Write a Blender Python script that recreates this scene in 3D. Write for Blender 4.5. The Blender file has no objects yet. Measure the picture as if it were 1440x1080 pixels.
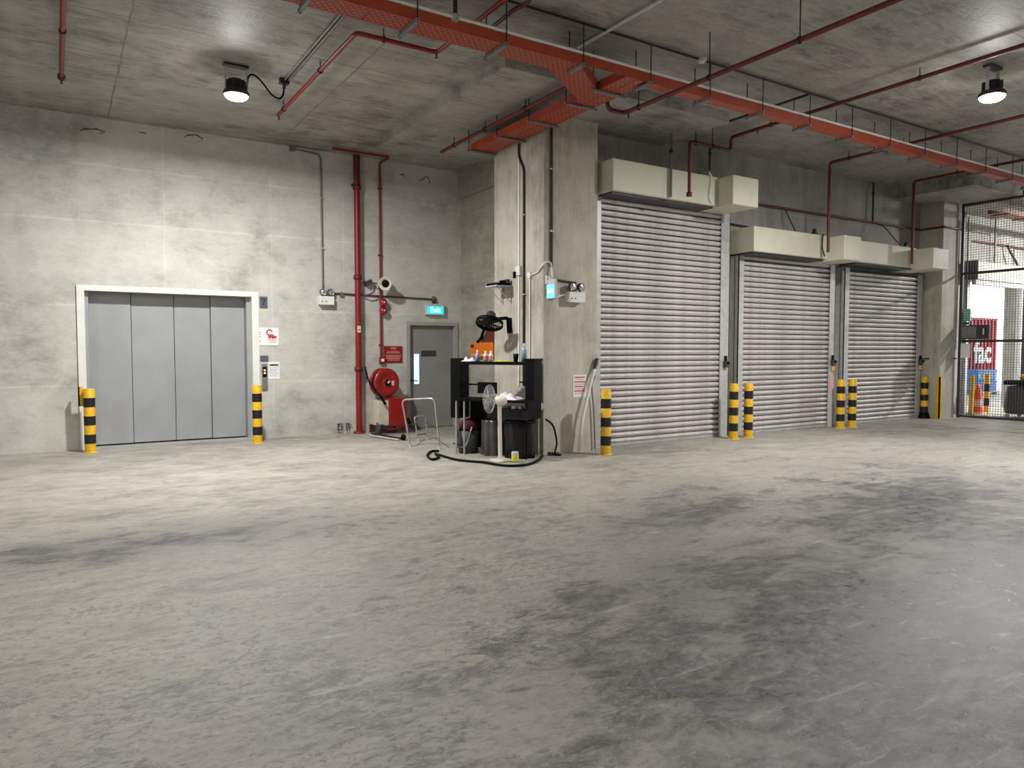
import bpy, math, random
from mathutils import Vector, Matrix
import numpy as np
random.seed(7)
S = bpy.context.scene
COL = S.collection
PI = math.pi

# ------------------------------------------------------------------ camera
F_PX = 1012.45; YAW = 0.565226; PITCH = 0.0468055; HC = 1.55
cam_d = bpy.data.cameras.new('camera'); cam = bpy.data.objects.new('camera', cam_d); COL.objects.link(cam)
cam.location = (0, 0, HC)
cam.rotation_euler = (PI/2 - PITCH, 0, -YAW)
cam_d.sensor_fit = 'HORIZONTAL'; cam_d.sensor_width = 36.0; cam_d.lens = 36.0*F_PX/1440
cam_d.clip_end = 300
S.camera = cam
# ------------------------------------------------------------------ view + world
S.view_settings.view_transform = 'Standard'; S.view_settings.look = 'None'
S.view_settings.gamma = 1.0; S.view_settings.use_curve_mapping = False
S.view_settings.exposure = -0.1
W = bpy.data.worlds.new('overcast_sky'); S.world = W; W.use_nodes = True
bg = W.node_tree.nodes['Background']; bg.inputs['Color'].default_value = (0.93, 0.96, 1.0, 1); bg.inputs['Strength'].default_value = 4.0
LAMP_W = 400.0          # one flood lamp, downward lens
SPILL_W = 22.0          # sideways spill of its lens
LAMP_COL = (1.0, 0.985, 0.965)
# ------------------------------------------------------------------ pixel -> place
_cy, _sy = math.cos(YAW), math.sin(YAW)
_f = np.array([_sy*math.cos(PITCH), _cy*math.cos(PITCH), -math.sin(PITCH)])
_r = np.array([_cy, -_sy, 0.0]); _d = np.cross(_f, _r); _C = np.array([0, 0, HC])
def _pl(x, y, ax, v):
    d = _r*(x-720)/F_PX + _d*(y-540)/F_PX + _f
    p = _C + d*((v-_C[ax])/d[ax]); return Vector((float(p[0]), float(p[1]), float(p[2])))
def onx(x, y, v): return _pl(x, y, 0, v)
def ony(x, y, v): return _pl(x, y, 1, v)
def onz(x, y, v=0.0): return _pl(x, y, 2, v)

# ------------------------------------------------------------------ main dimensions (metres)
CE = 5.15      # ceiling
DROP = 5.0     # underside of the thickened slab round the columns
YB = 13.0      # wall with the goods lift
YW = 9.1       # wall with the roller shutters
XR = 7.02      # return wall between the two
XF = 17.62     # mesh fence
CX0, CX1, CY0, CY1 = 6.08, 7.08, 8.72, 10.12   # big column

# ------------------------------------------------------------------ materials
def lin(r, g=None, b=None):
    if g is None: r, g, b = r
    f = lambda c: (c/255/12.92 if c/255 <= .04045 else ((c/255+.055)/1.055)**2.4)
    return (f(r), f(g), f(b), 1.0)
class NT:
    def __init__(s, m): s.t = m.node_tree; s.n = s.t.nodes; s.l = s.t.links
    def new(s, k, **kw):
        n = s.n.new(k)
        for a, v in kw.items():
            if a.startswith('i_'):
                key = a[2:]
                key = int(key) if key.isdigit() else key.replace('_', ' ')
                n.inputs[key].default_value = v
            else: setattr(n, a, v)
        return n
    def link(s, a, b): s.l.new(a, b)
    def math(s, op, a, b=None, c=None, clamp=False):
        n = s.new('ShaderNodeMath', operation=op, use_clamp=clamp)
        for i, v in enumerate((a, b, c)):
            if v is None: continue
            if isinstance(v, (int, float)): n.inputs[i].default_value = v
            else: s.link(v, n.inputs[i])
        return n.outputs[0]
    def mix(s, fac, a, b, blend='MIX'):
        n = s.new('ShaderNodeMix', data_type='RGBA', blend_type=blend)
        for i, v in ((0, fac), (6, a), (7, b)):
            if hasattr(v, 'is_output'): s.link(v, n.inputs[i])
            else: n.inputs[i].default_value = v
        return n.outputs[2]
    def noise(s, vec, scale, detail=4.0, rough=.55, dist=0.0):
        n = s.new('ShaderNodeTexNoise', i_Scale=scale, i_Detail=detail, i_Roughness=rough, i_Distortion=dist)
        s.link(vec, n.inputs['Vector']); return n.outputs['Fac']
    def ramp(s, fac, stops):
        n = s.new('ShaderNodeValToRGB'); e = n.color_ramp.elements
        while len(e) < len(stops): e.new(.5)
        for i, (p, c) in enumerate(stops):
            e[i].position = p; e[i].color = c if len(c) == 4 else (*c, 1)
        s.link(fac, n.inputs[0]); return n.outputs[0]
    def mapping(s, vec, scale=(1, 1, 1), rot=(0, 0, 0), loc=(0, 0, 0)):
        n = s.new('ShaderNodeMapping'); n.inputs['Scale'].default_value = scale
        n.inputs['Rotation'].default_value = rot; n.inputs['Location'].default_value = loc
        s.link(vec, n.inputs['Vector']); return n.outputs[0]
def base_mat(name):
    m = bpy.data.materials.new(name); m.use_nodes = True
    return m, NT(m), m.node_tree.nodes['Principled BSDF']
g1 = lambda v: (v, v, v, 1)
def simple(name, col, rough=.5, metal=0.0, var=.12, scale=9.0, bump=0.0, spec=.5, coat=0.0, trans=0.0, alpha=1.0):
    """painted / plain surface with slight wear in tone and gloss"""
    m, t, b = base_mat(name)
    tc = t.new('ShaderNodeTexCoord').outputs['Object']
    n = t.noise(tc, scale, 5, .6)
    dk = tuple(c*(1-var*1.6) for c in col[:3])+(1,); lt = tuple(min(1, c*(1+var*.7)) for c in col[:3])+(1,)
    t.link(t.ramp(n, [(.3, dk), (.52, col), (.75, lt)]), b.inputs['Base Color'])
    r = t.math('MULTIPLY_ADD', n, .25, rough-.12, clamp=True); t.link(r, b.inputs['Roughness'])
    b.inputs['Metallic'].default_value = metal; b.inputs['Specular IOR Level'].default_value = spec
    b.inputs['Coat Weight'].default_value = coat; b.inputs['Transmission Weight'].default_value = trans
    b.inputs['Alpha'].default_value = alpha
    if bump:
        bn = t.new('ShaderNodeBump', i_Strength=bump, i_Distance=.01); t.link(t.noise(tc, scale*6, 4), bn.inputs['Height']); t.link(bn.outputs[0], b.inputs['Normal'])
    return m
def emit(name, col, strength):
    m, t, b = base_mat(name)
    b.inputs['Base Color'].default_value = col; b.inputs['Emission Color'].default_value = col; b.inputs['Emission Strength'].default_value = strength
    b.inputs['Roughness'].default_value = .4
    return m
def concrete(name, light, mid, dark, axis='z', seams=(), vseams=(), pale=(), rough=.62, spec=.3, bump=.25, streak=(1, 1, 1), off=0.0, fine=1.0):
    """cast concrete: cloudy patches, board streaks, blow holes, pale pour seams"""
    m, t, b = base_mat(name)
    P = t.new('ShaderNodeNewGeometry').outputs['Position']
    P = t.mapping(P, loc=(off, off*1.7, off*.6))
    big = t.noise(P, .55, 5, .6, .6)
    med = t.noise(P, 2.3, 6, .65, .4)
    stk = t.noise(t.mapping(P, scale=streak), 1.6, 6, .62)
    fin = t.noise(P, 26, 6, .7)
    mot = t.noise(t.mapping(P, scale=streak), 7.5, 7, .7, .9)
    a = t.math('MULTIPLY_ADD', big, .34, t.math('MULTIPLY', med, .26))
    a = t.math('ADD', a, t.math('MULTIPLY', stk, .2)); a = t.math('ADD', a, t.math('MULTIPLY', mot, .2*fine))
    a = t.math('ADD', a, t.math('MULTIPLY', fin, .06*fine))
    a = t.math('SUBTRACT', a, (fine-1)*.135)
    drk2 = tuple(c*.72 for c in dark[:3])+(1,)
    col = t.ramp(a, [(.36, drk2), (.44, dark), (.52, mid), (.62, light)])
    sp = t.new('ShaderNodeSeparateXYZ'); t.link(t.new('ShaderNodeNewGeometry').outputs['Position'], sp.inputs[0])
    wob = t.math('MULTIPLY_ADD', t.noise(P, 3.0, 3), .05, -.025)
    hgt = fin
    def seam(src, vals, width, colr, fac):
        nonlocal col, hgt
        for v in vals:
            dd = t.math('ABSOLUTE', t.math('ADD', t.math('SUBTRACT', src, v), wob))
            k = t.math('MULTIPLY', t.math('SUBTRACT', 1.0, t.math('DIVIDE', dd, width), clamp=True), fac)
            k = t.math('MULTIPLY', k, t.math('MULTIPLY_ADD', t.math('ADD', med, big), 3.0, -2.4, clamp=True))
            col = t.mix(k, col, colr)
    if axis == 'wall':
        pl_ = tuple(min(.85, c*1.18) for c in light[:3])+(1,)
        seam(sp.outputs['Z'], seams, .024, pl_, .62); seam(sp.outputs['X'], vseams, .016, pl_, .5)
    elif axis == 'ywall':
        seam(sp.outputs['Z'], seams, .022, light, .8); seam(sp.outputs['Y'], vseams, .016, light, .7)
    elif axis == 'ceil':
        seam(sp.outputs['X'], vseams, .016, drk2, 1.0); seam(sp.outputs['Y'], seams, .016, drk2, .9)
        seam(sp.outputs['X'], pale, .13, light, 1.0)
    v = t.new('ShaderNodeTexVoronoi', i_Scale=9.0); t.link(P, v.inputs['Vector'])
    hole = t.math('LESS_THAN', v.outputs['Distance'], t.math('MULTIPLY', t.math('SUBTRACT', med, .5, clamp=True), .22))
    col = t.mix(t.math('MULTIPLY', hole, .55), col, tuple(c*.45 for c in dark[:3])+(1,))
    t.link(col, b.inputs['Base Color'])
    t.link(t.math('MULTIPLY_ADD', med, .3, rough-.15, clamp=True), b.inputs['Roughness'])
    b.inputs['Specular IOR Level'].default_value = spec
    bn = t.new('ShaderNodeBump', i_Strength=bump, i_Distance=.02)
    t.link(t.math('ADD', t.math('MULTIPLY', fin, .5), med), bn.inputs['Height']); t.link(bn.outputs[0], b.inputs['Normal'])
    return m
def floor_mat():
    """power-floated slab: mottled grey-beige, worn flecks, ragged grease and tyre stains, pale scuffs"""
    m, t, b = base_mat('worn_concrete_floor')
    P = t.new('ShaderNodeNewGeometry').outputs['Position']
    Q = t.mapping(P, rot=(0, 0, .5), scale=(1.0, 1.3, 1))
    big = t.noise(P, .3, 5, .6, .4)
    med = t.noise(Q, 1.5, 8, .7, .5)
    swp = t.noise(t.mapping(P, rot=(0, 0, -.3), scale=(.7, 1.5, 1)), 4.2, 8, .74, .8)
    fin = t.noise(Q, 9, 11, .82, .6)
    flk = t.noise(t.mapping(P, rot=(0, 0, .3), scale=(1, 1.6, 1)), 15, 10, .84, 1.0)
    a = t.math('MULTIPLY_ADD', big, .22, t.math('MULTIPLY', med, .26))
    a = t.math('ADD', a, t.math('MULTIPLY', swp, .24)); a = t.math('ADD', a, t.math('MULTIPLY', fin, .28))
    col = t.ramp(a, [(.39, lin(98, 96, 93)), (.45, lin(138, 135, 128)), (.50, lin(158, 155, 145)), (.58, lin(180, 177, 168))])
    sp = t.new('ShaderNodeSeparateXYZ'); t.link(P, sp.inputs[0]); X, Y = sp.outputs['X'], sp.outputs['Y']
    def blob(cx, cy, rx, ry, rot=0.0):
        c, s = math.cos(rot), math.sin(rot)
        dx = t.math('SUBTRACT', X, cx); dy = t.math('SUBTRACT', Y, cy)
        u = t.math('DIVIDE', t.math('ADD', t.math('MULTIPLY', dx, c), t.math('MULTIPLY', dy, s)), rx)
        v = t.math('DIVIDE', t.math('SUBTRACT', t.math('MULTIPLY', dy, c), t.math('MULTIPLY', dx, s)), ry)
        return t.math('SUBTRACT', 1.0, t.math('SQRT', t.math('ADD', t.math('MULTIPLY', u, u), t.math('MULTIPLY', v, v))))
    cen = lambda n, k: t.math('MULTIPLY_ADD', n, k, -k*.5)
    rag = t.math('ADD', t.math('ADD', cen(med, 2.6), cen(swp, 2.2)), t.math('ADD', cen(fin, 2.2), cen(flk, 1.6)))
    def mx(*v):
        o = v[0]
        for q in v[1:]: o = t.math('MAXIMUM', o, q)
        return o
    field = mx(blob(3.6, 2.2, 3.0, 2.0, .35), t.math('MULTIPLY', blob(7.2, 3.8, 3.6, 1.5, .4), .8), t.math('MULTIPLY', blob(5.2, 4.9, 1.6, .7, .5), .6),
               t.math('MULTIPLY', blob(.5, 6.4, 1.9, .6, -.12), .55), t.math('MULTIPLY', blob(1.2, 2.9, 1.5, .9, .4), .22), t.math('MULTIPLY', blob(5.2, 2.2, 3.0, 1.6, .3), .9))
    st = t.math('MULTIPLY_ADD', t.math('ADD', field, rag), 1.5, .12, clamp=True)
    dcol = t.ramp(t.math('MULTIPLY_ADD', flk, .5, t.math('MULTIPLY', fin, .6)), [(.46, lin(52, 51, 53)), (.55, lin(82, 81, 83)), (.64, lin(132, 130, 129))])
    col = t.mix(t.math('MULTIPLY', st, .93), col, dcol)
    # dark flecks where the float finish has worn through, denser where the trucks turn
    fl = t.ramp(flk, [(.525, g1(0)), (.56, g1(1))])
    where = t.ramp(t.math('MULTIPLY_ADD', med, .6, t.math('MULTIPLY', big, .4)), [(.42, g1(.15)), (.52, g1(1))])
    near = t.math('SUBTRACT', 1.3, t.math('MULTIPLY', Y, .17), clamp=True)
    col = t.mix(t.math('MULTIPLY', t.math('MULTIPLY', fl, where), t.math('MULTIPLY_ADD', near, .72, .08)), col, lin(84, 81, 78))
    # pale scuffs
    sc = t.ramp(t.noise(t.mapping(P, rot=(0, 0, .75), scale=(.6, 5, 1)), 2.4, 8, .75, .3), [(.58, g1(0)), (.68, g1(1))])
    col = t.mix(t.math('MULTIPLY', sc, .35), col, lin(196, 194, 188))
    t.link(col, b.inputs['Base Color'])
    r = t.math('MULTIPLY_ADD', fin, .9, .03, clamp=True)
    r = t.math('SUBTRACT', r, t.math('MULTIPLY', st, .14), clamp=True)
    t.link(t.math('MAXIMUM', r, .22), b.inputs['Roughness']); b.inputs['Specular IOR Level'].default_value = .26
    bn = t.new('ShaderNodeBump', i_Strength=.35, i_Distance=.01)
    t.link(t.math('ADD', fin, t.math('MULTIPLY', flk, .6)), bn.inputs['Height']); t.link(bn.outputs[0], b.inputs['Normal'])
    return m
def perforated(name, col, hole):
    m, t, b = base_mat(name)
    P = t.new('ShaderNodeNewGeometry').outputs['Position']
    br = t.new('ShaderNodeTexBrick', offset=.5); br.inputs['Scale'].default_value = 1.0
    br.inputs['Color1'].default_value = hole; br.inputs['Color2'].default_value = hole; br.inputs['Mortar'].default_value = col
    br.inputs['Brick Width'].default_value = .07; br.inputs['Row Height'].default_value = .042; br.inputs['Mortar Size'].default_value = .012; br.inputs['Mortar Smooth'].default_value = .2
    t.link(P, br.inputs['Vector']); t.link(br.outputs['Color'], b.inputs['Base Color'])
    b.inputs['Roughness'].default_value = .5
    return m
M = {}
M['wall'] = concrete('lift_wall_concrete', lin(204, 202, 195), lin(187, 185, 178), lin(160, 158, 151), 'wall', seams=(4.42, 3.55, 2.25, 1.0), vseams=(1.55, 3.25, 4.55, -.9), streak=(.8, 1, 1.7), off=3.1)
M['wall2'] = concrete('shutter_wall_concrete', lin(168, 166, 158), lin(150, 148, 141), lin(128, 126, 119), 'wall', seams=(4.2,), streak=(2.4, 1, .4), off=9.0)
M['wall_ret'] = concrete('return_wall_concrete', lin(176, 172, 160), lin(156, 152, 141), lin(132, 128, 119), 'ywall', seams=(4.25, 2.9, 1.7), streak=(1, .7, 3), off=5.0)
M['column'] = concrete('column_concrete', lin(198, 194, 181), lin(180, 175, 162), lin(148, 143, 130), 'none', streak=(3, 3, .35), off=14.0, bump=.3)
M['ceil'] = concrete('ceiling_concrete', lin(172, 168, 160), lin(147, 143, 136), lin(106, 102, 96), 'ceil', vseams=(3.36, .78, -1.8, 11.4, 14.0), seams=(10.2, 8.95, 4.0), pale=(-.32,), rough=.5, spec=.5, streak=(.5, 2.0, 1), off=21.0, bump=.45, fine=1.6)
M['floor'] = floor_mat()
M['ground'] = concrete('yard_concrete', lin(200, 200, 196), lin(186, 186, 182), lin(165, 165, 160))
M['lift_grey'] = simple('lift_grey_enamel', lin(158, 160, 162), .42, .1, .05, 2.0)
M['door_grey'] = simple('door_grey_paint', lin(138, 139, 137), .5, 0, .06, 2.5)
M['frame_grey'] = simple('frame_grey_paint', lin(160, 160, 154), .5, 0, .06, 3)
M['white'] = simple('white_paint', lin(226, 226, 220), .5, 0, .05, 4)
M['cream'] = simple('cream_hood_paint', lin(206, 204, 184), .5, 0, .05, 2.5)
M['slat'] = simple('galvanised_slat', lin(204, 199, 196), .42, .2, .16, 5)
M['galv'] = simple('galvanised_steel', lin(186, 186, 183), .45, .25, .12, 12)
M['alu'] = simple('bare_aluminium', lin(196, 194, 186), .35, .75, .1, 14)
M['yellow'] = simple('safety_yellow', lin(226, 178, 30), .42, 0, .16, 14)
M['black'] = simple('safety_black', lin(24, 23, 25), .45, 0, .2, 12)
M['red'] = simple('fire_red_pipe', lin(132, 22, 26), .42, 0, .12, 10)
M['dkred'] = simple('dark_red_primer_pipe', lin(98, 24, 26), .48, 0, .14, 10)
M['redgloss'] = simple('gloss_fire_red', lin(146, 18, 22), .3, 0, .1, 8, coat=.4)
M['orange'] = simple('orange_tray_paint', lin(176, 72, 44), .5, 0, .14, 7)
M['perf'] = perforated('perforated_orange_tray', lin(182, 74, 44), lin(62, 30, 24))
M['strut'] = simple('grey_strut', lin(128, 128, 128), .5, .3, .15, 12)
M['rod'] = simple('hanger_rod_steel', lin(52, 50, 50), .5, .5, .15, 20)
M['conduit'] = simple('grey_conduit', lin(118, 118, 116), .45, .4, .12, 14)
M['blk'] = simple('matt_black_plastic', lin(9, 9, 10), .55, 0, .2, 14, spec=.12)
M['blkgloss'] = simple('black_plastic_film', lin(12, 11, 13), .22, 0, .2, 6, spec=.3, coat=.25)
M['dkgrey'] = simple('dark_grey_plastic', lin(58, 58, 62), .5, 0, .15, 12)
M['midgrey'] = simple('slate_grey_plate', lin(92, 96, 108), .45, .2, .1, 18)
M['ltgrey'] = simple('light_grey_plastic', lin(190, 192, 192), .45, 0, .08, 12)
M['paper'] = simple('white_paper', lin(232, 232, 234), .7, 0, .04, 16)
M['print_red'] = simple('red_print', lin(196, 62, 70), .7, 0, .1, 20)
M['print_pink'] = simple('pink_print', lin(226, 176, 178), .7, 0, .1, 20)
M['print_grey'] = simple('grey_print', lin(150, 150, 160), .7, 0, .1, 20)
M['print_dk'] = simple('dark_maroon_print', lin(92, 34, 40), .7, 0, .1, 20)
M['print_navy'] = simple('navy_print', lin(34, 38, 66), .6, 0, .1, 20)
M['boxorange'] = simple('orange_box', lin(236, 122, 24), .5, 0, .1, 10)
M['brown'] = simple('brown_strap', lin(104, 46, 24), .6, 0, .2, 10)
M['bottle_white'] = simple('white_bottle_plastic', lin(226, 222, 226), .4, 0, .06, 12)
M['lilac'] = simple('lilac_bottle_plastic', lin(176, 160, 206), .4, 0, .06, 12)
M['salmon'] = simple('salmon_label', lin(228, 130, 110), .5, 0, .1, 12)
M['bluegrey'] = simple('blue_grey_bottle_plastic', lin(150, 170, 186), .3, 0, .06, 12)
M['yellowcloth'] = simple('yellow_cloth', lin(224, 206, 60), .8, 0, .12, 20)
M['fanwhite'] = simple('ivory_fan_plastic', lin(214, 208, 192), .45, 0, .06, 10)
M['maroon'] = simple('maroon_cloth', lin(70, 22, 34), .8, 0, .2, 10)
M['film'] = simple('clear_film', lin(196, 196, 196), .25, 0, .2, 5, trans=.35)
M['contred'] = simple('container_red', lin(176, 34, 52), .5, 0, .08, 3)
M['contwhite'] = simple('container_white_stripe', lin(232, 222, 226), .5, 0, .05, 3)
M['crateblue'] = simple('blue_crate_plastic', lin(60, 132, 200), .45, 0, .12, 6)
M['cone'] = simple('cone_orange', lin(226, 84, 40), .5, 0, .1, 8)
M['mint'] = simple('mint_sign_plastic', lin(150, 214, 194), .4, 0, .06, 8)
M['exit'] = emit('exit_sign_cyan', lin(46, 196, 206), 1.1)
M['exitblue'] = emit('exit_sign_sky', lin(110, 206, 240), 1.0)
M['exit_txt'] = emit('exit_sign_letter', lin(225, 255, 255), 1.6)
M['glass_lit'] = emit('lit_vision_panel', lin(196, 232, 236), 1.3)
M['led'] = emit('lamp_lens', (1.0, .99, .95, 1), 60.0)
M['red_led'] = emit('call_button_light', lin(255, 190, 150), 1.2)
M['lens'] = simple('chrome_reflector', lin(214, 214, 214), .16, .8, .05, 10)

# ------------------------------------------------------------------ mesh builder
ROOT = {}
class MB:
    def __init__(s): s.v = []; s.f = []; s.sm = []
    def add(s, vs, fs, smooth=False):
        o = len(s.v); s.v += [Vector(p) for p in vs]
        s.f += [tuple(i+o for i in f) for f in fs]; s.sm += [smooth]*len(fs); return s
    def box(s, x0, x1, y0, y1, z0, z1, ch=0.0):
        if ch > 0:   # chamfered vertical + horizontal edges
            x = (x0, x0+ch, x1-ch, x1); y = (y0, y0+ch, y1-ch, y1)
            ring = lambda z, k: ([(x[0]+k, y[1], z), (x[1], y[0]+k, z), (x[2], y[0]+k, z), (x[3]-k, y[1], z), (x[3]-k, y[2], z), (x[2], y[3]-k, z), (x[1], y[3]-k, z), (x[0]+k, y[2], z)])
            vs = ring(z0, ch*.7) + ring(z0+ch, 0) + ring(z1-ch, 0) + ring(z1, ch*.7)
            fs = [tuple(range(7, -1, -1)), tuple(range(24, 32))]
            for a in range(3):
                for i in range(8): j = (i+1) % 8; fs.append((a*8+i, a*8+j, a*8+8+j, a*8+8+i))
            return s.add(vs, fs)
        vs = [(x, y, z) for z in (z0, z1) for y in (y0, y1) for x in (x0, x1)]
        return s.add(vs, [(0, 2, 3, 1), (4, 5, 7, 6), (0, 1, 5, 4), (2, 6, 7, 3), (0, 4, 6, 2), (1, 3, 7, 5)])
    def obox(s, c, u, v, w):  # centre + three half-axes
        c, u, v, w = map(Vector, (c, u, v, w))
        vs = [c+u*a+v*b+w*d for d in (-1, 1) for b in (-1, 1) for a in (-1, 1)]
        return s.add(vs, [(0, 2, 3, 1), (4, 5, 7, 6), (0, 1, 5, 4), (2, 6, 7, 3), (0, 4, 6, 2), (1, 3, 7, 5)])
    def tube(s, pts, r, seg=10, caps=True, rs=None, closed=False):
        pts = [Vector(p) for p in pts]; n = len(pts); rings = []
        up = None
        for i, p in enumerate(pts):
            if closed: t = (pts[(i+1) % n]-pts[i-1]).normalized()
            elif i == 0: t = (pts[1]-pts[0]).normalized()
            elif i == n-1: t = (pts[-1]-pts[-2]).normalized()
            else: t = ((pts[i+1]-p).normalized()+(p-pts[i-1]).normalized()).normalized()
            if up is None: up = Vector((0, 0, 1)) if abs(t.z) < .9 else Vector((1, 0, 0))
            a = t.cross(up).normalized(); b = a.cross(t).normalized(); up = b
            rr = rs[i] if rs else r
            rings.append([p+(a*math.cos(2*PI*k/seg)+b*math.sin(2*PI*k/seg))*rr for k in range(seg)])
        vs = [q for g in rings for q in g]; fs = []
        m = n if closed else n-1
        for i in range(m):
            j = (i+1) % n
            for k in range(seg):
                l = (k+1) % seg; fs.append((i*seg+k, i*seg+l, j*seg+l, j*seg+k))
        s.add(vs, fs, True)
        if caps and not closed:
            s.add(rings[0], [tuple(range(seg))[::-1]]); s.add(rings[-1], [tuple(range(seg))])
        return s
    def cyl(s, p0, p1, r, seg=14, r1=None): return s.tube([p0, p1], r, seg, True, [r, r if r1 is None else r1])
    def lathe(s, prof, c, ax=(0, 0, 1), seg=20):   # prof = [(radius, height along axis)]
        ax = Vector(ax).normalized(); c = Vector(c)
        q = Vector((1, 0, 0)) if abs(ax.x) < .8 else Vector((0, 1, 0))
        a = ax.cross(q).normalized(); b = ax.cross(a)
        vs = []; fs = []
        for r, h in prof:
            vs += [c+ax*h+(a*math.cos(2*PI*k/seg)+b*math.sin(2*PI*k/seg))*max(r, 1e-4) for k in range(seg)]
        for i in range(len(prof)-1):
            for k in range(seg):
                l = (k+1) % seg; fs.append((i*seg+k, i*seg+l, (i+1)*seg+l, (i+1)*seg+k))
        s.add(vs, fs, True)
        return s
    def sph(s, c, r, seg=12, sc=(1, 1, 1)):
        n = seg//2; vs = []; fs = []; c = Vector(c)
        for i in range(n+1):
            th = PI*i/n
            for k in range(seg):
                ph = 2*PI*k/seg; vs.append(c+Vector((math.sin(th)*math.cos(ph)*sc[0], math.sin(th)*math.sin(ph)*sc[1], math.cos(th)*sc[2]))*r)
        for i in range(n):
            for k in range(seg): fs.append((i*seg+k, (i+1)*seg+k, (i+1)*seg+(k+1) % seg, i*seg+(k+1) % seg))
        return s.add(vs, fs, True)
    def prism(s, poly, z0, z1):   # poly in xy, counter-clockwise
        n = len(poly); vs = [(x, y, z0) for x, y in poly]+[(x, y, z1) for x, y in poly]
        fs = [tuple(range(n-1, -1, -1)), tuple(range(n, 2*n))]+[(i, (i+1) % n, n+(i+1) % n, n+i) for i in range(n)]
        return s.add(vs, fs)
    def build(s, name, mat, parent=None, at=None):
        me = bpy.data.meshes.new(name)
        off = ROOT.get(parent.name, Vector((0, 0, 0))) if parent else Vector(at) if at is not None else Vector((0, 0, 0))
        me.from_pydata([tuple(v-off) for v in s.v], [], s.f); me.polygons.foreach_set('use_smooth', s.sm)
        me.materials.append(mat); me.update()
        o = bpy.data.objects.new(name, me); COL.objects.link(o)
        if parent: o.parent = parent
        elif at is not None: o.location = off
        ROOT[o.name] = off
        return o
def tag(o, label, cat, group=None):
    o['label'] = label; o['category'] = cat
    if group: o['group'] = group
    return o
def thing(name, label, cat, loc, group=None):
    o = bpy.data.objects.new(name, None); COL.objects.link(o); o.location = loc; o.empty_display_size = .1
    ROOT[o.name] = Vector(loc); return tag(o, label, cat, group)
def structure(o, label=None, cat=None):
    o['kind'] = 'structure'
    if label: o['label'] = label
    if cat: o['category'] = cat
    return o
def sroot(name, loc, label, cat):
    o = bpy.data.objects.new(name, None); COL.objects.link(o); o.location = loc; ROOT[o.name] = Vector(loc); return structure(o, label, cat)
def copy_tree(o, parent=None):
    c = o.copy(); COL.objects.link(c)
    if parent: c.parent = parent
    for ch in list(o.children): copy_tree(ch, c)
    return c
def fillet(pts, r, n=4):
    pts = [Vector(p) for p in pts]; out = [pts[0]]
    for i in range(1, len(pts)-1):
        p = pts[i]; a = (pts[i-1]-p); b = (pts[i+1]-p); rr = min(r, a.length*.45, b.length*.45)
        A = p+a.normalized()*rr; B = p+b.normalized()*rr
        for k in range(n+1):
            t = k/n; out.append(A*(1-t)**2+p*2*t*(1-t)+B*t*t)
    out.append(pts[-1]); return out
def smooth_path(pts, n=6):
    P = [Vector(p) for p in pts]; P = [P[0]*2-P[1]]+P+[P[-1]*2-P[-2]]; out = []
    for i in range(1, len(P)-2):
        a, b, c, d = P[i-1:i+3]
        for k in range(n):
            t = k/n; out.append(.5*((2*b)+(c-a)*t+(2*a-5*b+4*c-d)*t*t+(3*b-a-3*c+d)*t**3))
    out.append(P[-2]); return out
def lettering(txt, size, c, right, up, mat, parent, name='lettering', depth=.002, bold=0.0):
    cu = bpy.data.curves.new('t', 'FONT'); cu.body = txt; cu.size = size; cu.extrude = depth; cu.offset = bold
    cu.align_x = 'CENTER'; cu.align_y = 'CENTER'
    tmp = bpy.data.objects.new('t', cu); COL.objects.link(tmp)
    dg = bpy.context.evaluated_depsgraph_get(); me = bpy.data.meshes.new_from_object(tmp.evaluated_get(dg))
    bpy.data.objects.remove(tmp); bpy.data.curves.remove(cu)
    r = Vector(right).normalized(); u = Vector(up).normalized(); n = r.cross(u)
    off = ROOT.get(parent.name, Vector((0, 0, 0)))
    mtx = Matrix(((r.x, u.x, n.x, c[0]-off.x), (r.y, u.y, n.y, c[1]-off.y), (r.z, u.z, n.z, c[2]-off.z), (0, 0, 0, 1)))
    me.transform(mtx); me.materials.clear(); me.materials.append(mat); me.name = name
    o = bpy.data.objects.new(name, me); COL.objects.link(o); o.parent = parent; ROOT[o.name] = off
    return o
def wall_cells(mb, u0, u1, z0, z1, holes, fn):
    us = sorted({u0, u1, *[h[0] for h in holes], *[h[1] for h in holes]}); zs = sorted({z0, z1, *[h[2] for h in holes], *[h[3] for h in holes]})
    for a, b in zip(us, us[1:]):
        for c, d in zip(zs, zs[1:]):
            m = ((a+b)/2, (c+d)/2)
            if any(h[0] < m[0] < h[1] and h[2] < m[1] < h[3] for h in holes): continue
            fn(a, b, c, d)

# ================================================================== THE SETTING
XL, XE, YS0 = -9.0, 30.0, -9.0     # unseen ends of the hall
structure(MB().box(XL-.3, XE+.3, YS0-.3, YB+.5, -.3, 0).build('floor', M['floor']), 'worn grey concrete floor with dark tyre and grease stains', 'floor')
structure(MB().box(XL-.3, XE+.3, YS0-.3, YB+.5, CE, CE+.3).build('ceiling', M['ceil']), 'bare concrete ceiling slab with formwork seams', 'ceiling')
structure(MB().box(4.72, 8.72, 7.6, 11.6, DROP, CE+.01, .0).build('ceiling_drop_panel', M['ceil']), 'thickened concrete slab panel over the big column', 'ceiling panel')
structure(MB().box(15.73, 20.3, 7.41, YW+.1, 4.885, CE+.01).build('ceiling_drop_panel', M['ceil']), 'thickened concrete slab panel over the pillar by the mesh fence', 'ceiling panel')
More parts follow.
